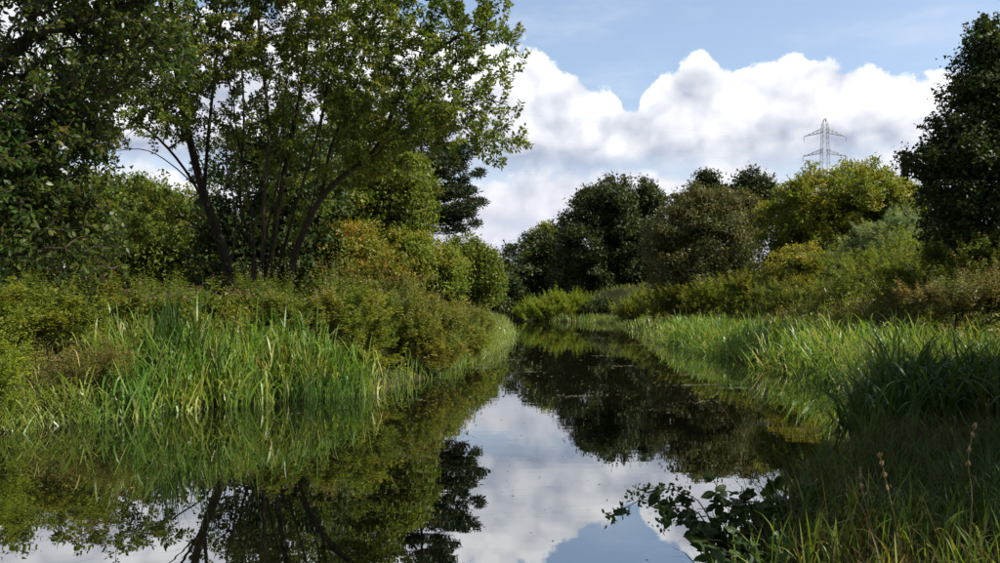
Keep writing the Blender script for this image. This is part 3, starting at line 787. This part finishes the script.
for lab, px, d, lb, mt in [('hazy green thicket far behind the overhanging boughs', 30, 72, [(20, 262, 70, 40), (90, 270, 50, 34)], 'mid'),
                           ('low thicket far behind the left stems, filling the gap', 170, 68, [(150, 275, 50, 30), (205, 272, 45, 34)], 'yelgrn'),
                           ('shaded thicket behind the arching limb', 290, 54, [(270, 270, 45, 36), (320, 262, 45, 42)], 'mid')]:
    tree('thicket', lab, 'thicket', px, d, lb, 320, 40, 0.75, 0.22, 0.6, mt, stems=4, trunk_r=0.08)

# ---- far end of the canal
tree('far_tree', 'yellow-green tree at the far left end of the water', 'tree', 472, 92, [(474, 268, 18, 28), (488, 284, 14, 22), (460, 280, 18, 28)], 340, 56, 0.8, 0.22, 0.6, 'mid')
tree('far_tree', 'dark rounded tree at the far bend left of the big dark tree', 'tree', 525, 138, [(525, 276, 34, 36), (503, 290, 22, 24), (556, 270, 28, 44), (530, 305, 44, 14), (560, 300, 30, 20), (498, 305, 26, 14)], 500, 50, 1.2, 0.36, 0.6, 'maple')
tree('far_tree', 'pale small treetop behind the dark rounded tree at the bend', 'tree', 547, 165, [(546, 240, 13, 14), (540, 262, 20, 20)], 160, 50, 1.2, 0.36, 0.6, 'yelgrn')
tree('far_tree', 'shadowy low tree closing the end of the canal', 'tree', 500, 120, [(500, 298, 22, 18), (480, 300, 22, 16)], 240, 50, 0.9, 0.30, 0.6, 'maple')
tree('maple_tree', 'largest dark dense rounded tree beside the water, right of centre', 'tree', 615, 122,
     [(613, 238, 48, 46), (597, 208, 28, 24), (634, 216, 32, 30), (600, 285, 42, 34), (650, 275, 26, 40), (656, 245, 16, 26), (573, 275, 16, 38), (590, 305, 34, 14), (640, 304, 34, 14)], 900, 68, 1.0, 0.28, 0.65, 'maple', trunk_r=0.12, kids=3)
shrub('low sunlit willow bush spreading over the water at the far end', 560, 111, [(562, 309, 28, 11), (540, 314, 24, 7), (580, 309, 14, 10)], 'bright', n=420, per=36, spread=0.55, L=0.22, Wr=0.35, name='willow_bush')
# ---- right bank
tree('brownish_tree', 'olive-brown feathery tree right of the largest dark tree', 'tree', 710, 62,
     [(710, 245, 52, 46), (690, 232, 34, 34), (742, 240, 30, 42), (668, 262, 28, 44), (715, 285, 55, 32), (720, 210, 28, 18)], 760, 46, 0.55, 0.175, 0.4, 'brown', trunk_r=0.07)
tree('background_tree', 'left of two dark treetops rising behind the olive-brown tree', 'tree', 707, 88, [(708, 196, 20, 20), (700, 215, 24, 24)], 150, 50, 0.7, 0.24, 0.6, 'maple')
tree('background_tree', 'right of two dark treetops rising behind the olive-brown tree', 'tree', 748, 88, [(748, 194, 24, 18), (760, 205, 14, 14), (740, 215, 30, 26)], 190, 50, 0.7, 0.24, 0.6, 'maple')
tree('willow_tree', 'broad yellow-green domed willow below the pylon', 'tree', 840, 52,
     [(840, 210, 60, 40), (800, 232, 40, 38), (880, 206, 42, 36), (845, 250, 70, 36), (905, 225, 26, 32), (785, 250, 24, 26), (812, 204, 38, 28), (862, 196, 38, 26), (900, 212, 32, 30)], 1150, 36, 0.42, 0.19, 0.32, 'willow', kids=2, spr=0.4, stems=3, trunk_r=0.07, up=0.5)
shrub('pale silvery rounded bush in front of the willow', 893, 43, [(893, 245, 34, 28), (870, 255, 20, 18), (915, 252, 20, 22)], 'silver', n=300, per=44, spread=0.32, L=0.13, Wr=0.25, name='sallow_bush')
tree('small_tree', 'small yellow-leaved tree with a short dark trunk on right bank', 'tree', 793, 45, [(795, 258, 26, 12), (780, 275, 20, 14), (812, 268, 18, 14), (790, 285, 30, 12)], 240, 46, 0.30, 0.10, 0.5, 'yellow', trunk_r=0.05)
shrub('grey-green sapling between the yellow tree and the silvery bush', 838, 43, [(838, 268, 10, 16), (845, 280, 14, 12)], 'silver', n=90, per=36, spread=0.25, L=0.10, Wr=0.25, name='sapling')
tree('sycamore_tree', 'tall dark tree at the right edge on the slope', 'tree', 1010, 27,
     [(990, 70, 32, 40), (975, 120, 45, 42), (1010, 110, 50, 70), (950, 158, 42, 22), (960, 190, 36, 36), (1000, 200, 60, 60), (930, 168, 26, 14), (1060, 150, 70, 110), (960, 232, 34, 26), (990, 40, 16, 18)],
     1150, 34, 0.34, 0.105, 0.75, 'dark', 'barkd', trunk_r=0.05)
for lab, px, d, lb, mt, fl in [
    ('low olive scrub at the foot of the olive-brown tree', 690, 60, [(690, 300, 36, 16), (665, 306, 24, 11)], 'scrub', None),
    ('rounded green scrub left of the small yellow tree', 735, 51, [(732, 296, 38, 16), (757, 290, 24, 15)], 'yelgrn', None),
    ('low scrub directly below the small yellow tree', 800, 43, [(800, 300, 38, 13), (775, 298, 22, 12)], 'scrub', ('seed', 30)),
    ('sloping bramble mound below the silvery bush', 865, 37, [(862, 278, 42, 22), (900, 262, 36, 20), (835, 292, 32, 14)], 'yelgrn', None),
    ('bramble mound under the tall right-hand tree, left side', 925, 31, [(925, 270, 44, 24), (955, 256, 32, 18), (895, 286, 36, 16)], 'yelgrn', ('seed', 30)),
    ('russet scrub at the right edge under the tall tree', 980, 26, [(980, 268, 44, 26), (1010, 255, 36, 24), (950, 288, 38, 18)], 'scrub', ('seed', 110)),
    ('russet weeds above the lit reeds at right edge', 955, 22, [(955, 302, 38, 14), (995, 296, 36, 18)], 'rust', ('seed', 60)),
    ('small far scrub by the water right of the largest dark tree', 648, 80, [(648, 309, 22, 10), (630, 313, 16, 7)], 'yelgrn', None)]:
    sc_ = d / 40
    shrub(lab, px, d, lb, mt, n=330, per=32, spread=0.22 * max(1, sc_), L=0.075 * max(1, sc_ * 1.1), flecks=fl)
for lab, px, d, lb, mt in [
    ('dim scrub on the bank below the largest dark tree', 620, 108, [(618, 311, 30, 10), (600, 313, 20, 8)], 'maple'),
    ('scrub at the water edge between the largest dark tree and the lit reeds', 655, 94, [(655, 306, 26, 14), (680, 304, 24, 14)], 'scrub'),
    ('leafy scrub on the crest under the willow', 850, 46, [(850, 276, 40, 16), (820, 284, 28, 14)], 'yelgrn'),
    ('tangled scrub under the tall right-hand tree, at its foot', 975, 29, [(965, 250, 40, 20), (1000, 244, 36, 20)], 'scrub')]:
    shrub(lab, px, d, lb, mt, n=330, per=32, spread=0.22 * max(1, d / 40), L=0.08 * max(1, d / 40))
# shade trees of the right bank, just outside the picture
def shade_tree(label, x, y, h, w):
    z = gz(x, y) - 0.05
    lb = [(np.array([x, y, z + h * 0.62]), np.array([w, w, h * 0.38])), (np.array([x - w * 0.35, y, z + h * 0.45]), np.array([w * 0.7, w * 0.8, h * 0.25])),
          (np.array([x + w * 0.3, y + w * 0.3, z + h * 0.5]), np.array([w * 0.7, w * 0.7, h * 0.3]))]
    C, od = lobe_points(lb, 600, 0.5)
    seeds = smooth_path([(x, y, z), (x + 0.1, y, z + h * 0.3), (x, y, z + h * 0.7)], 8); pars = np.arange(-1, 7)
    P, par, path = grow(seeds, pars, C, 0.25); P, par, path = refine(P, par, 8); r = radii(P, par, path, 0.01)
    root = thing('bank_tree', label, 'tree', (x, y, z))
    finish(root, (x, y, z), P, par, r, leaf_cloud(C, od, 26, 0.45, 0.18, 0.7, 'tri'), M['barkd'], M['dark'], 0.05)
shade_tree('tree on the right bank beside the viewer, nearer one outside the picture', 8.6, 6.3, 8.6, 3.3)
shade_tree('tree on the right bank outside the picture, level with the dark reeds', 12.0, 10.9, 9.5, 3.2)

# ------------------------------------------------------------------ reeds and grasses
def blades(base, H, W, azim, lean, droop, segs=5, twist=0.0):
    """curved ribbons. base (n,3); lean: horizontal reach as a share of H; droop: how far the tip bends over"""
    n = len(base); t = np.linspace(0, 1, segs + 1)
    hd = np.stack([np.cos(azim), np.sin(azim), np.zeros(n)], 1)
    side = np.stack([-np.sin(azim + twist), np.cos(azim + twist), np.zeros(n)], 1)
    V = np.zeros((n, segs + 1, 2, 3))
    for k, u in enumerate(t):
        reach = H * (lean * u + droop * 0.55 * u ** 3)
        z = H * (u - droop * 0.75 * u ** 3.2) * np.sqrt(np.maximum(1 - (lean * 0.5) ** 2, 0.3))
        c = base + hd * reach[:, None]; c[:, 2] += z
        w = W * (0.55 + 0.9 * u - 1.45 * u ** 2.6 if u < 1 else 0.0) * 0.9
        w = np.maximum(w, W * 0.03)
        V[:, k, 0] = c + side * w[:, None] * 0.5; V[:, k, 1] = c - side * w[:, None] * 0.5
    V = V.reshape(-1, 3)
    i = np.arange(n)[:, None, None] * (2 * (segs + 1)); k = np.arange(segs)[None, :, None] * 2
    Q = (i + k + np.array([0, 1, 3, 2])[None, None]).reshape(-1, 4)
    return V, Q, segs

def bed(name, label, xy, H, W, mat, lean=(0.05, 0.3), droop=(0.1, 0.8), per=9, tuft=0.12, segs=5, zoff=-0.04, az=None, leafy=False):
    """tufts of blades at xy (n,2)"""
    n = len(xy) * per
    hs = np.repeat(0.75 + 0.5 * rng.random(len(xy)), per)
    c = np.repeat(xy, per, 0) + rng.normal(size=(n, 2)) * tuft
    z = np.maximum(ground_z(c[:, 0], c[:, 1]), -0.25) + zoff
    b = np.concatenate([c, z[:, None]], 1)
    h = H * hs * (0.7 + 0.5 * rng.random(n))
    a = rng.random(n) * 2 * PI if az is None else az + rng.normal(size=n) * 0.8
    if leafy:                    # leaves leave the stem at different heights
        u = rng.random(n) * 0.72; u[rng.random(n) < 0.25] = 0
        b[:, 2] += u * h; h = h * np.where(u > 0, 0.50, 0.95) * (0.7 + 0.4 * rng.random(n))
        lean = (lean[0], lean[1] + 0.35); droop = (droop[0], droop[1] + 0.30)
    V, Q, f = blades(b, h, W * (0.6 + 0.7 * rng.random(n)), a, lean[0] + (lean[1] - lean[0]) * rng.random(n), droop[0] + (droop[1] - droop[0]) * rng.random(n) ** 1.5, segs,
                     twist=rng.normal(size=n) * 0.7)
    tr = np.repeat(rng.random(len(xy)), per)
    o_ = link(name, mesh_quads(name, V, Q, M[mat], np.repeat(np.clip(rng.random(n) * 0.65 + tr * 0.35, 0, 1), f), smooth=True))
    return stuff(o_, label, 'reeds' if 'reed' in name else 'grass')

def along(bank, y0, y1, a, b, n, dens=None):
    y = y0 + (y1 - y0) * rng.random(n); t = a + (b - a) * rng.random(n)
    x = (Lx(y) - t) if bank == 'L' else (Rx(y) + t)
    return np.stack([x, y], 1)

# left bank
xy = along('L', 13.2, 18.0, -0.1, 2.1, 560); xy = xy[500 + xy[:, 0] / xy[:, 1] * F > 80 + 120 * rng.random(len(xy))]
bed('reed_bed', 'tall bright green reeds along the near left bank', xy, 1.02, 0.044, 'reed', per=19, leafy=True, lean=(0.05, 0.2), droop=(0.0, 0.6), segs=4)
xy = np.array([(-6.0, 15.6), (-5.8, 15.9), (-5.6, 15.5), (-5.9, 16.2), (-5.3, 15.9), (-6.2, 15.3)]) + rng.normal(size=(6, 2)) * 0.1
bed('reed_clump', 'darker broad-bladed clump standing within the bright left reeds', np.repeat(xy, 4, 0) + rng.normal(size=(24, 2)) * 0.18, 1.75, 0.042, 'reedd', lean=(0.05, 0.25), droop=(0.0, 0.4), per=7)
xy = np.stack([-4.05 + 0.40 * rng.normal(size=26), 16.9 + 0.2 * rng.normal(size=26)], 1)
bed('reed_clump', 'dark upright reed clump at the water edge, end of the bright reeds', xy, 0.95, 0.03, 'reedd', lean=(0.02, 0.15), droop=(0.0, 0.3), per=10)
xy = along('L', 12.0, 14.2, -0.15, 0.8, 70)
bed('reed_clump', 'pale bent-over sedge blades at the water edge left', xy, 0.62, 0.026, 'reedp', lean=(0.25, 0.6), droop=(0.3, 1.0), per=6)
xy = along('L', 9.3, 13.6, -0.2, 1.3, 170)
bed('reed_bed', 'mixed sedges at the left edge below the withered clump', xy, 0.62, 0.026, 'reed', per=10, lean=(0.1, 0.35), leafy=True)
xy = along('L', 32, 60, -0.3, 0.7, 200)
bed('reed_fringe', 'pale reed fringe along the far left water edge', xy, 0.95, 0.035, 'reedp', per=11, tuft=0.2, leafy=True)
xy = along('L', 17.2, 30, -0.15, 0.3, 50)
bed('reed_fringe', 'sparse sedges under the seeding shrubs on left bank', xy, 0.6, 0.024, 'reed', per=7)
xy = along('L', 9, 46, 1.0, 11.0, 2900)
bed('grass', 'rough grass and weeds covering the left bank', xy, 0.62, 0.018, 'grass', per=5, tuft=0.16, segs=2)
xy = along('L', 40, 125, 0.5, 9.0, 900)
bed('grass', 'distant rough grass on the left bank', xy, 0.8, 0.06, 'grass', per=6, tuft=0.4, segs=3)
# right bank
xy = along('R', 20.5, 46, -0.25, 2.7, 850)
bed('reed_bed', 'broad bed of lit green reeds on the right bank', xy, 1.02, 0.050, 'reed', per=14, tuft=0.18, segs=3, leafy=True)
xy = along('R', 46, 108, -0.3, 1.4, 420)
bed('reed_fringe', 'far reed fringe along the right water edge', xy, 0.9, 0.07, 'reedp', per=8, tuft=0.3)
xy = along('R', 13.5, 21, 0.0, 3.0, 330)
bed('reed_bed', 'paler reeds between the lit bed and the shaded clump', xy, 1.0, 0.032, 'reed', per=12, leafy=True)
xy = along('R', 10.6, 13.8, -0.1, 3.2, 190)
bed('reed_bed', 'dark arching broad reeds in shade at the right edge', xy, 1.15, 0.050, 'reedd', per=6, lean=(0.1, 0.4), droop=(0.3, 1.1), segs=8)
xy = along('R', 14, 50, 3.0, 12.0, 3000)
bed('grass', 'tawny rough grass on the right-hand slope', xy, 0.6, 0.03, 'grassbr', per=5, tuft=0.2, segs=2)
xy = along('R', 19, 48, 3.2, 11.0, 900)
bed('grass', 'tall pale yellow-green grasses standing on the right-hand slope', xy, 0.85, 0.028, 'reedp', per=5, tuft=0.2, segs=3, leafy=True)
xy = along('R', 50, 130, 1.0, 14.0, 1200)
bed('grass', 'distant rough grass on the right bank', xy, 0.8, 0.07, 'grass', per=6, tuft=0.4, segs=3)
# foreground
xy = along('R', 4.4, 10.6, 0.15, 4.5, 430)
bed('grass', 'fine arching brownish grass on the near right bank', xy, 0.44, 0.014, 'grassfg', per=8, lean=(0.15, 0.6), droop=(0.2, 1.0), segs=6, tuft=0.10)
xy = along('R', 3.4, 6.0, 0.3, 3.2, 170)
bed('grass', 'broader green grass blades at the bottom right corner', xy, 0.42, 0.016, 'reed', per=6, lean=(0.1, 0.4), droop=(0.0, 0.7), segs=6, tuft=0.08)
xy = along('R', 5.2, 9.8, 0.0, 2.5, 260)
bed('grass', 'dark sedge tufts along the near right water edge', xy, 0.55, 0.014, 'reedd', per=8, lean=(0.1, 0.5), droop=(0.1, 0.9), segs=6)

# ------------------------------------------------------------------ bramble in the foreground
def lobed_leaf_mesh(name, mat, toothed=True):
    """three-lobed leaf, stalk end at the origin, pointing +X, unit length"""
    if toothed:
        half = [(0, 0), (0.10, 0.10), (0.06, 0.34), (0.22, 0.50), (0.36, 0.40), (0.46, 0.22), (0.62, 0.28), (0.80, 0.16), (1.0, 0.0)]
    else:
        half = [(0, 0), (0.12, 0.14), (0.32, 0.27), (0.55, 0.26), (0.78, 0.15), (1.0, 0)]
    n = len(half)
    mid = [(x, 0, -0.10 * x * x) for x, _ in half]
    up = [(x, y, -0.10 * x * x - 0.16 * y + 0.05 * math.sin(9 * x)) for x, y in half]
    dn = [(x, -y, -0.10 * x * x - 0.16 * y + 0.05 * math.sin(8 * x + 1)) for x, y in half]
    V = np.array(mid + up[1:-1] + dn[1:-1]); F_ = []
    U = lambda i: 0 if i == 0 else (n - 1 if i == n - 1 else n + i - 1)
    Dn = lambda i: 0 if i == 0 else (n - 1 if i == n - 1 else n + (n - 2) + i - 1)
    for i in range(n - 1):
        for g, rev in ((U, False), (Dn, True)):
            f = [i, i + 1, g(i + 1), g(i)]; f = [q for k, q in enumerate(f) if q not in f[:k]]
            if rev: f = f[::-1]
            F_.append(f)
    me = bpy.data.meshes.new(name); me.from_pydata(V.tolist(), [], F_)
    a = me.attributes.new('rnd', 'FLOAT', 'FACE'); a.data.foreach_set('value', np.full(len(F_), rng.random(), dtype=np.float32))
    me.materials.append(mat); me.update()
    return me
BL = [lobed_leaf_mesh('bramble_leaf', M['bramble'], k % 2 == 0) for k in range(4)]

def bramble(label, base, canes, leaf_len, sprig_tips=()):
    base = np.array(base); root = thing('bramble', label, 'bramble', tuple(base))
    for ci, (pts, nl) in enumerate(canes):
        P = smooth_path(np.array(pts), 12) - base
        V, Q = tube_path(P, np.linspace(0.006, 0.0022, 12), 6)
        link('stem', mesh_quads('stem', V, Q, M['barkd'], smooth=True), root)
        nl = int(nl * (1.1 if ci in sprig_tips else 1.9))
        for k in range(nl):
            t = 0.25 + 0.75 * (k + 0.5 * rng.random()) / nl; q = P[min(int(t * 11), 11)]
            T = unit((P[min(int(t * 11) + 1, 11)] - P[max(int(t * 11) - 1, 0)])[None])[0]
            sd = 1 if k % 2 else -1
            D = Vector(tuple(T * 0.5 + np.array([sd * 0.5, -0.3 * rng.random(), -0.75 + 0.7 * rng.random()]) + rng.normal(size=3) * 0.35)).normalized()
            for tri in ((0, 1.0), (1, 0.8), (-1, 0.8)) if leaf_len > 0.05 and rng.random() < 0.6 else ((0, 1.0),):
                o_ = link('leaf', BL[rng.integers(4)], root, tuple(q + np.array(D) * 0.02))
                e = D.to_track_quat('X', 'Z').to_euler()
                o_.rotation_euler = (e.x + rng.normal() * 0.8, e.y, e.z + tri[0] * 0.9)
                s = leaf_len * tri[1] * (0.75 + 0.5 * rng.random()); o_.scale = (s, s, s)
        if ci in sprig_tips:      # spray of small leaflets at the end of the cane
            per = 140; c = np.repeat(P[-5:], per // 5, 0); n = len(c)
            off = rng.normal(size=(n, 3)) * np.array([0.024, 0.03, 0.024])
            V, Q, f = leaves(c + off, rng.normal(size=(n, 3)), rng.normal(size=(n, 3)), 0.030 * (0.6 + 0.8 * rng.random(n)), 0.018 * np.ones(n), True)
            link('leaf_spray', mesh_quads('leaf_spray', V, Q, M['bramble'], np.repeat(rng.random(n), f)), root)
    return root
b0 = at(735, 600, 5.4)
bx0 = np.array([1.50, 5.5, gz(1.5, 5.5)])
bramble('dark lobed-leaf bramble reaching left over the bright water', bx0,
        [([bx0, at(700, 515, 5.4), at(670, 505, 5.3), at(640, 500, 5.25), at(612, 518, 5.2)], 7),
         ([bx0, at(705, 510, 5.4), at(680, 492, 5.3), at(650, 488, 5.25), at(632, 494, 5.2)], 8),
         ([bx0, at(720, 530, 5.4), at(716, 500, 5.35), at(717, 482, 5.3), at(718, 470, 5.3)], 12),
         ([bx0, at(735, 530, 5.5), at(740, 500, 5.5), at(742, 486, 5.5)], 12),
         ([bx0, at(715, 545, 5.3), at(700, 525, 5.25), at(694, 512, 5.2), at(690, 500, 5.2)], 10),
         ([bx0, at(716, 555, 5.2), at(706, 548, 5.15), at(702, 540, 5.1), at(708, 552, 5.1)], 6),
         ([bx0, at(680, 512, 5.3), at(664, 512, 5.2), at(662, 524, 5.2)], 4), ([bx0, at(725, 540, 5.3), at(728, 515, 5.3), at(730, 498, 5.3)], 14), ([bx0, at(750, 545, 5.4), at(758, 520, 5.4), at(766, 505, 5.4)], 14)], 0.105, sprig_tips=(0, 1, 6))
bx1 = np.array([2.1, 6.2, gz(2.1, 6.2)])
bramble('dark leafy bramble behind, among the grass right of the reaching one', bx1,
        [([bx1, at(770, 520, 6.1), at(775, 500, 6.1), at(772, 488, 6.0)], 12), ([bx1, at(790, 520, 6.2), at(800, 500, 6.2), at(806, 490, 6.2)], 12),
         ([bx1, at(760, 530, 6.0), at(750, 512, 6.0), at(748, 500, 5.9)], 12), ([bx1, at(820, 530, 6.2), at(835, 515, 6.2), at(850, 508, 6.2)], 10)], 0.125)
bx2 = np.array([1.45, 4.6, gz(1.45, 4.6)])
bramble('low bramble at the bottom edge under the reaching one', bx2,
        [([bx2, at(755, 555, 4.8), at(745, 540, 4.8), at(738, 530, 4.8)], 10), ([bx2, at(775, 555, 4.8), at(780, 540, 4.8), at(790, 530, 4.8)], 10),
         ([bx2, at(740, 565, 4.7), at(728, 556, 4.7), at(722, 548, 4.7)], 8)], 0.075)

# tall single stalks
def stalk(label, pts, r=0.0035, head=False, mat='straw'):
    pts = np.array(pts); b = pts[0].copy()
    root = thing('grass_stalk', label, 'stalk', tuple(b), 'tall single grass stalks')
    P = smooth_path(pts, 12) - b
    V, Q = tube_path(P, np.linspace(r, r * 0.35, 12), 5); link('stem', mesh_quads('stem', V, Q, M[mat], smooth=True), root)
    if head:
        n = 60; k = rng.integers(8, 12, n); c = P[k] + rng.normal(size=(n, 3)) * 0.006
        V, Q, f = leaves(c, unit(P[-1] - P[-3] + rng.normal(size=(n, 3)) * 0.03), rng.normal(size=(n, 3)), np.full(n, 0.022), np.full(n, 0.006))
        link('seed_head', mesh_quads('seed_head', V, Q, M['seed'], rng.random(n)), root)
def foot(px, d):
    x = (px - 500) / F * d; return np.array([x, d, gz(x, d) - 0.02])
stalk('thin pale stalk leaning left above the bramble, over dark water', [foot(775, 6.6), at(765, 470, 6.6), at(735, 425, 6.5), at(716, 400, 6.5)], 0.004)
stalk('thin pale stalk leaning right, crossing the left-leaning one', [foot(760, 6.5), at(742, 470, 6.5), at(745, 445, 6.5), at(752, 420, 6.5)], 0.003)
stalk('dark upright stem between the bramble and the shaded reeds', [foot(775, 7.0), at(772, 480, 7), at(768, 450, 7), at(764, 435, 7)], 0.006, mat='barkd')
stalk('dark bent stem right of the upright dark stem', [foot(790, 7.1), at(785, 490, 7.1), at(795, 460, 7.1), at(802, 448, 7.0)], 0.006, mat='barkd')
stalk('straw-coloured stalk with a seed head at bottom right', [foot(905, 4.9), at(895, 520, 4.9), at(888, 490, 4.9), at(880, 455, 4.9)], 0.003, True)
stalk('seed-headed stalk close to the right edge', [foot(965, 5.0), at(972, 500, 5.0), at(968, 460, 5.0), at(975, 425, 5.0)], 0.003, True)
stalk('reddish dry stalk rising from the grass left of the seed head', [foot(880, 5.2), at(870, 520, 5.2), at(862, 490, 5.2), at(860, 470, 5.2)], 0.004, True)

# ------------------------------------------------------------------ pylon
def pylon():
    d = 240.0; x = (825 - 500) / F * d; z0 = gz(x, d) - 0.2
    root = thing('electricity_pylon', 'steel lattice pylon rising behind the willow', 'pylon', (x, d, z0))
    k = d / F; zt = at(825, 118, d)[2] - z0
    def zz(py): return at(825, py, d)[2] - z0
    def half(z):                      # half width of the tower body
        return np.interp(z, [0, zz(172), zz(155), zz(132), zz(124), zt], [4.2, 1.05, 0.95, 0.75, 0.65, 0.10])
    seg = []
    def bar(a, b, r): seg.append((a, b, r))
    lv = np.concatenate([np.linspace(0, zz(172), 7), [zz(163), zz(155), zz(150), zz(143), zz(137), zz(132), zz(128), zz(124), zt]])
    cor = [(-1, -1), (1, -1), (1, 1), (-1, 1)]
    for a, b in zip(lv[:-1], lv[1:]):
        for i in range(4):
            p, q = cor[i], cor[(i + 1) % 4]; ha, hb = half(a), half(b)
            bar((p[0] * ha, p[1] * ha, a), (p[0] * hb, p[1] * hb, b), 0.075)
            bar((p[0] * ha, p[1] * ha, a), (q[0] * hb, q[1] * hb, b), 0.024)
            bar((q[0] * ha, q[1] * ha, a), (p[0] * hb, p[1] * hb, b), 0.024)
            bar((p[0] * ha, p[1] * ha, a), (q[0] * ha, q[1] * ha, a), 0.024)
    def build(name, seg):
        a = np.array([s[0] for s in seg], float); b = np.array([s[1] for s in seg], float); r = np.array([s[2] for s in seg])
        V, Q = tubes(a, b, r, r, 4); return link(name, mesh_quads(name, V, Q, M['steel']), root)
    build('lattice_tower', seg)
    for tip_y, root_y, top_y, span in ((136.5, 132.5, 128, 21), (156.5, 153, 149, 22), (180, 176, 172, 24)):
        for s in (-1, 1):
            seg = []
            zt_, zr, zu = zz(tip_y), zz(root_y), zz(top_y); tip = (s * span * k, 0, zt_)
            hr, hu = half(zr), half(zu)
            for j in (-1, 1):
                a = np.array((s * hr, j * hr, zr)); u = np.array((s * hu, j * hu, zu)); t = np.array(tip)
                bar(a, t, 0.065); bar(u, t, 0.06)
                for q in np.linspace(0, 0.85, 5):
                    bar(a + (t - a) * q, u + (t - u) * (q + 0.12), 0.04); bar(u + (t - u) * q, a + (t - a) * min(q + 0.1, 1), 0.04)
            for q in np.linspace(0.05, 0.8, 4):
                a = np.array((s * hr, -hr, zr)); b_ = np.array((s * hr, hr, zr)); t = np.array(tip)
                bar(a + (t - a) * q, b_ + (t - b_) * q, 0.04)
            arm = build('cross_arm', seg)
            P0, P1, R = [], [], []
            for q in range(8):
                P0.append((tip[0], 0, zt_ - q * 0.18)); P1.append((tip[0], 0, zt_ - q * 0.18 - 0.14)); R.append(0.11 if q % 2 else 0.07)
            V, Q = tubes(np.array(P0), np.array(P1), np.array(R), np.array(R) * 0.7, 6)
            link('insulator', mesh_quads('insulator', V, Q, M['steel']), arm)
            # conductor hung from this arm, running across the view
            t = np.linspace(-1, 1, 41); sag = 9.0
            W = np.stack([x + tip[0] + t * 240, d + t * 150, z0 + zt_ - 1.5 - sag * (1 - (1 - np.abs(t)) ** 2 * 1.0) * 0.9 + 0 * t], 1)
            lab = '%s power line hanging from the %s arm of the pylon' % ('left-hand' if s < 0 else 'right-hand', {136.5: 'top', 156.5: 'second', 180: 'lowest hidden'}[tip_y])
            V, Q = tube_path(W - W[20], np.full(41, 0.011), 4)
            w = link('power_line', mesh_quads('power_line', V, Q, M['steel']), None, tuple(W[20])); w['label'] = lab; w['category'] = 'power line'; w['group'] = 'power lines on the pylon'
pylon()

# ------------------------------------------------------------------ floating bits on the water
def floating():
    n = 900
    y = 6 + 60 * rng.random(n) ** 1.6; x = Lx(y) + (Rx(y) - Lx(y)) * rng.random(n)
    s = 0.006 + 0.018 * rng.random(n) ** 2 * (y / 12)
    c = np.stack([x, y, np.full(n, 0.004)], 1)
    a = rng.random(n) * 2 * PI
    D = np.stack([np.cos(a), np.sin(a), np.zeros(n)], 1); N = np.tile(np.array([0, 0, 1.0]), (n, 1))
    V, Q, f = leaves(c, D, N, s * 2.2, s * 1.3, True, 0.05); V[:, 2] = np.maximum(V[:, 2], 0.003)
    o_ = link('floating_leaves', mesh_quads('floating_leaves', V, Q, M['seed'], np.repeat(rng.random(n), f)))
    stuff(o_, 'scattered fallen leaves and seeds floating on the water', 'floating leaves')
    # drifts of weed: many small flecks gathered in streaks
    Cs = []
    for px, py, w, m_ in [(585, 396, 26, 90), (700, 385, 30, 120), (735, 388, 22, 70), (620, 366, 12, 40), (690, 375, 26, 50), (600, 356, 10, 30), (655, 410, 22, 60), (760, 425, 24, 60), (640, 345, 14, 40),
                          (530, 372, 14, 30), (505, 360, 12, 30), (700, 402, 25, 50), (660, 452, 18, 25), (480, 368, 10, 40), (815, 430, 14, 60), (560, 331, 14, 40), (600, 338, 10, 30), (420, 400, 20, 30)]:
        d = EYE * F / (py - HORIZON); k = d / F
        q = rng.normal(size=(m_, 2)) * np.array([w * k * 0.6, 0.10 * d / 15]); Cs.append(np.stack([(px - 500) * k + q[:, 0], d + q[:, 1] + q[:, 0] * 0.15], 1))
    c = np.concatenate(Cs); n = len(c); a = rng.normal(size=n) * 0.5
    D = np.stack([np.cos(a), np.sin(a), np.zeros(n)], 1); N = np.tile(np.array([0, 0, 1.0]), (n, 1))
    s = 0.05 * (c[:, 1] / 18) * (0.4 + rng.random(n))
    V, Q, f = leaves(np.concatenate([c, np.full((n, 1), 0.006)], 1), D, N, s * 1.1, s * 0.3, True, 0.0); V[:, 2] = np.maximum(V[:, 2], 0.004)
    o_ = link('floating_weed', mesh_quads('floating_weed', V, Q, M['weed'], np.repeat(rng.random(n), f)))
    stuff(o_, 'pale streaks of floating weed on the dark water', 'floating weed')
floating()
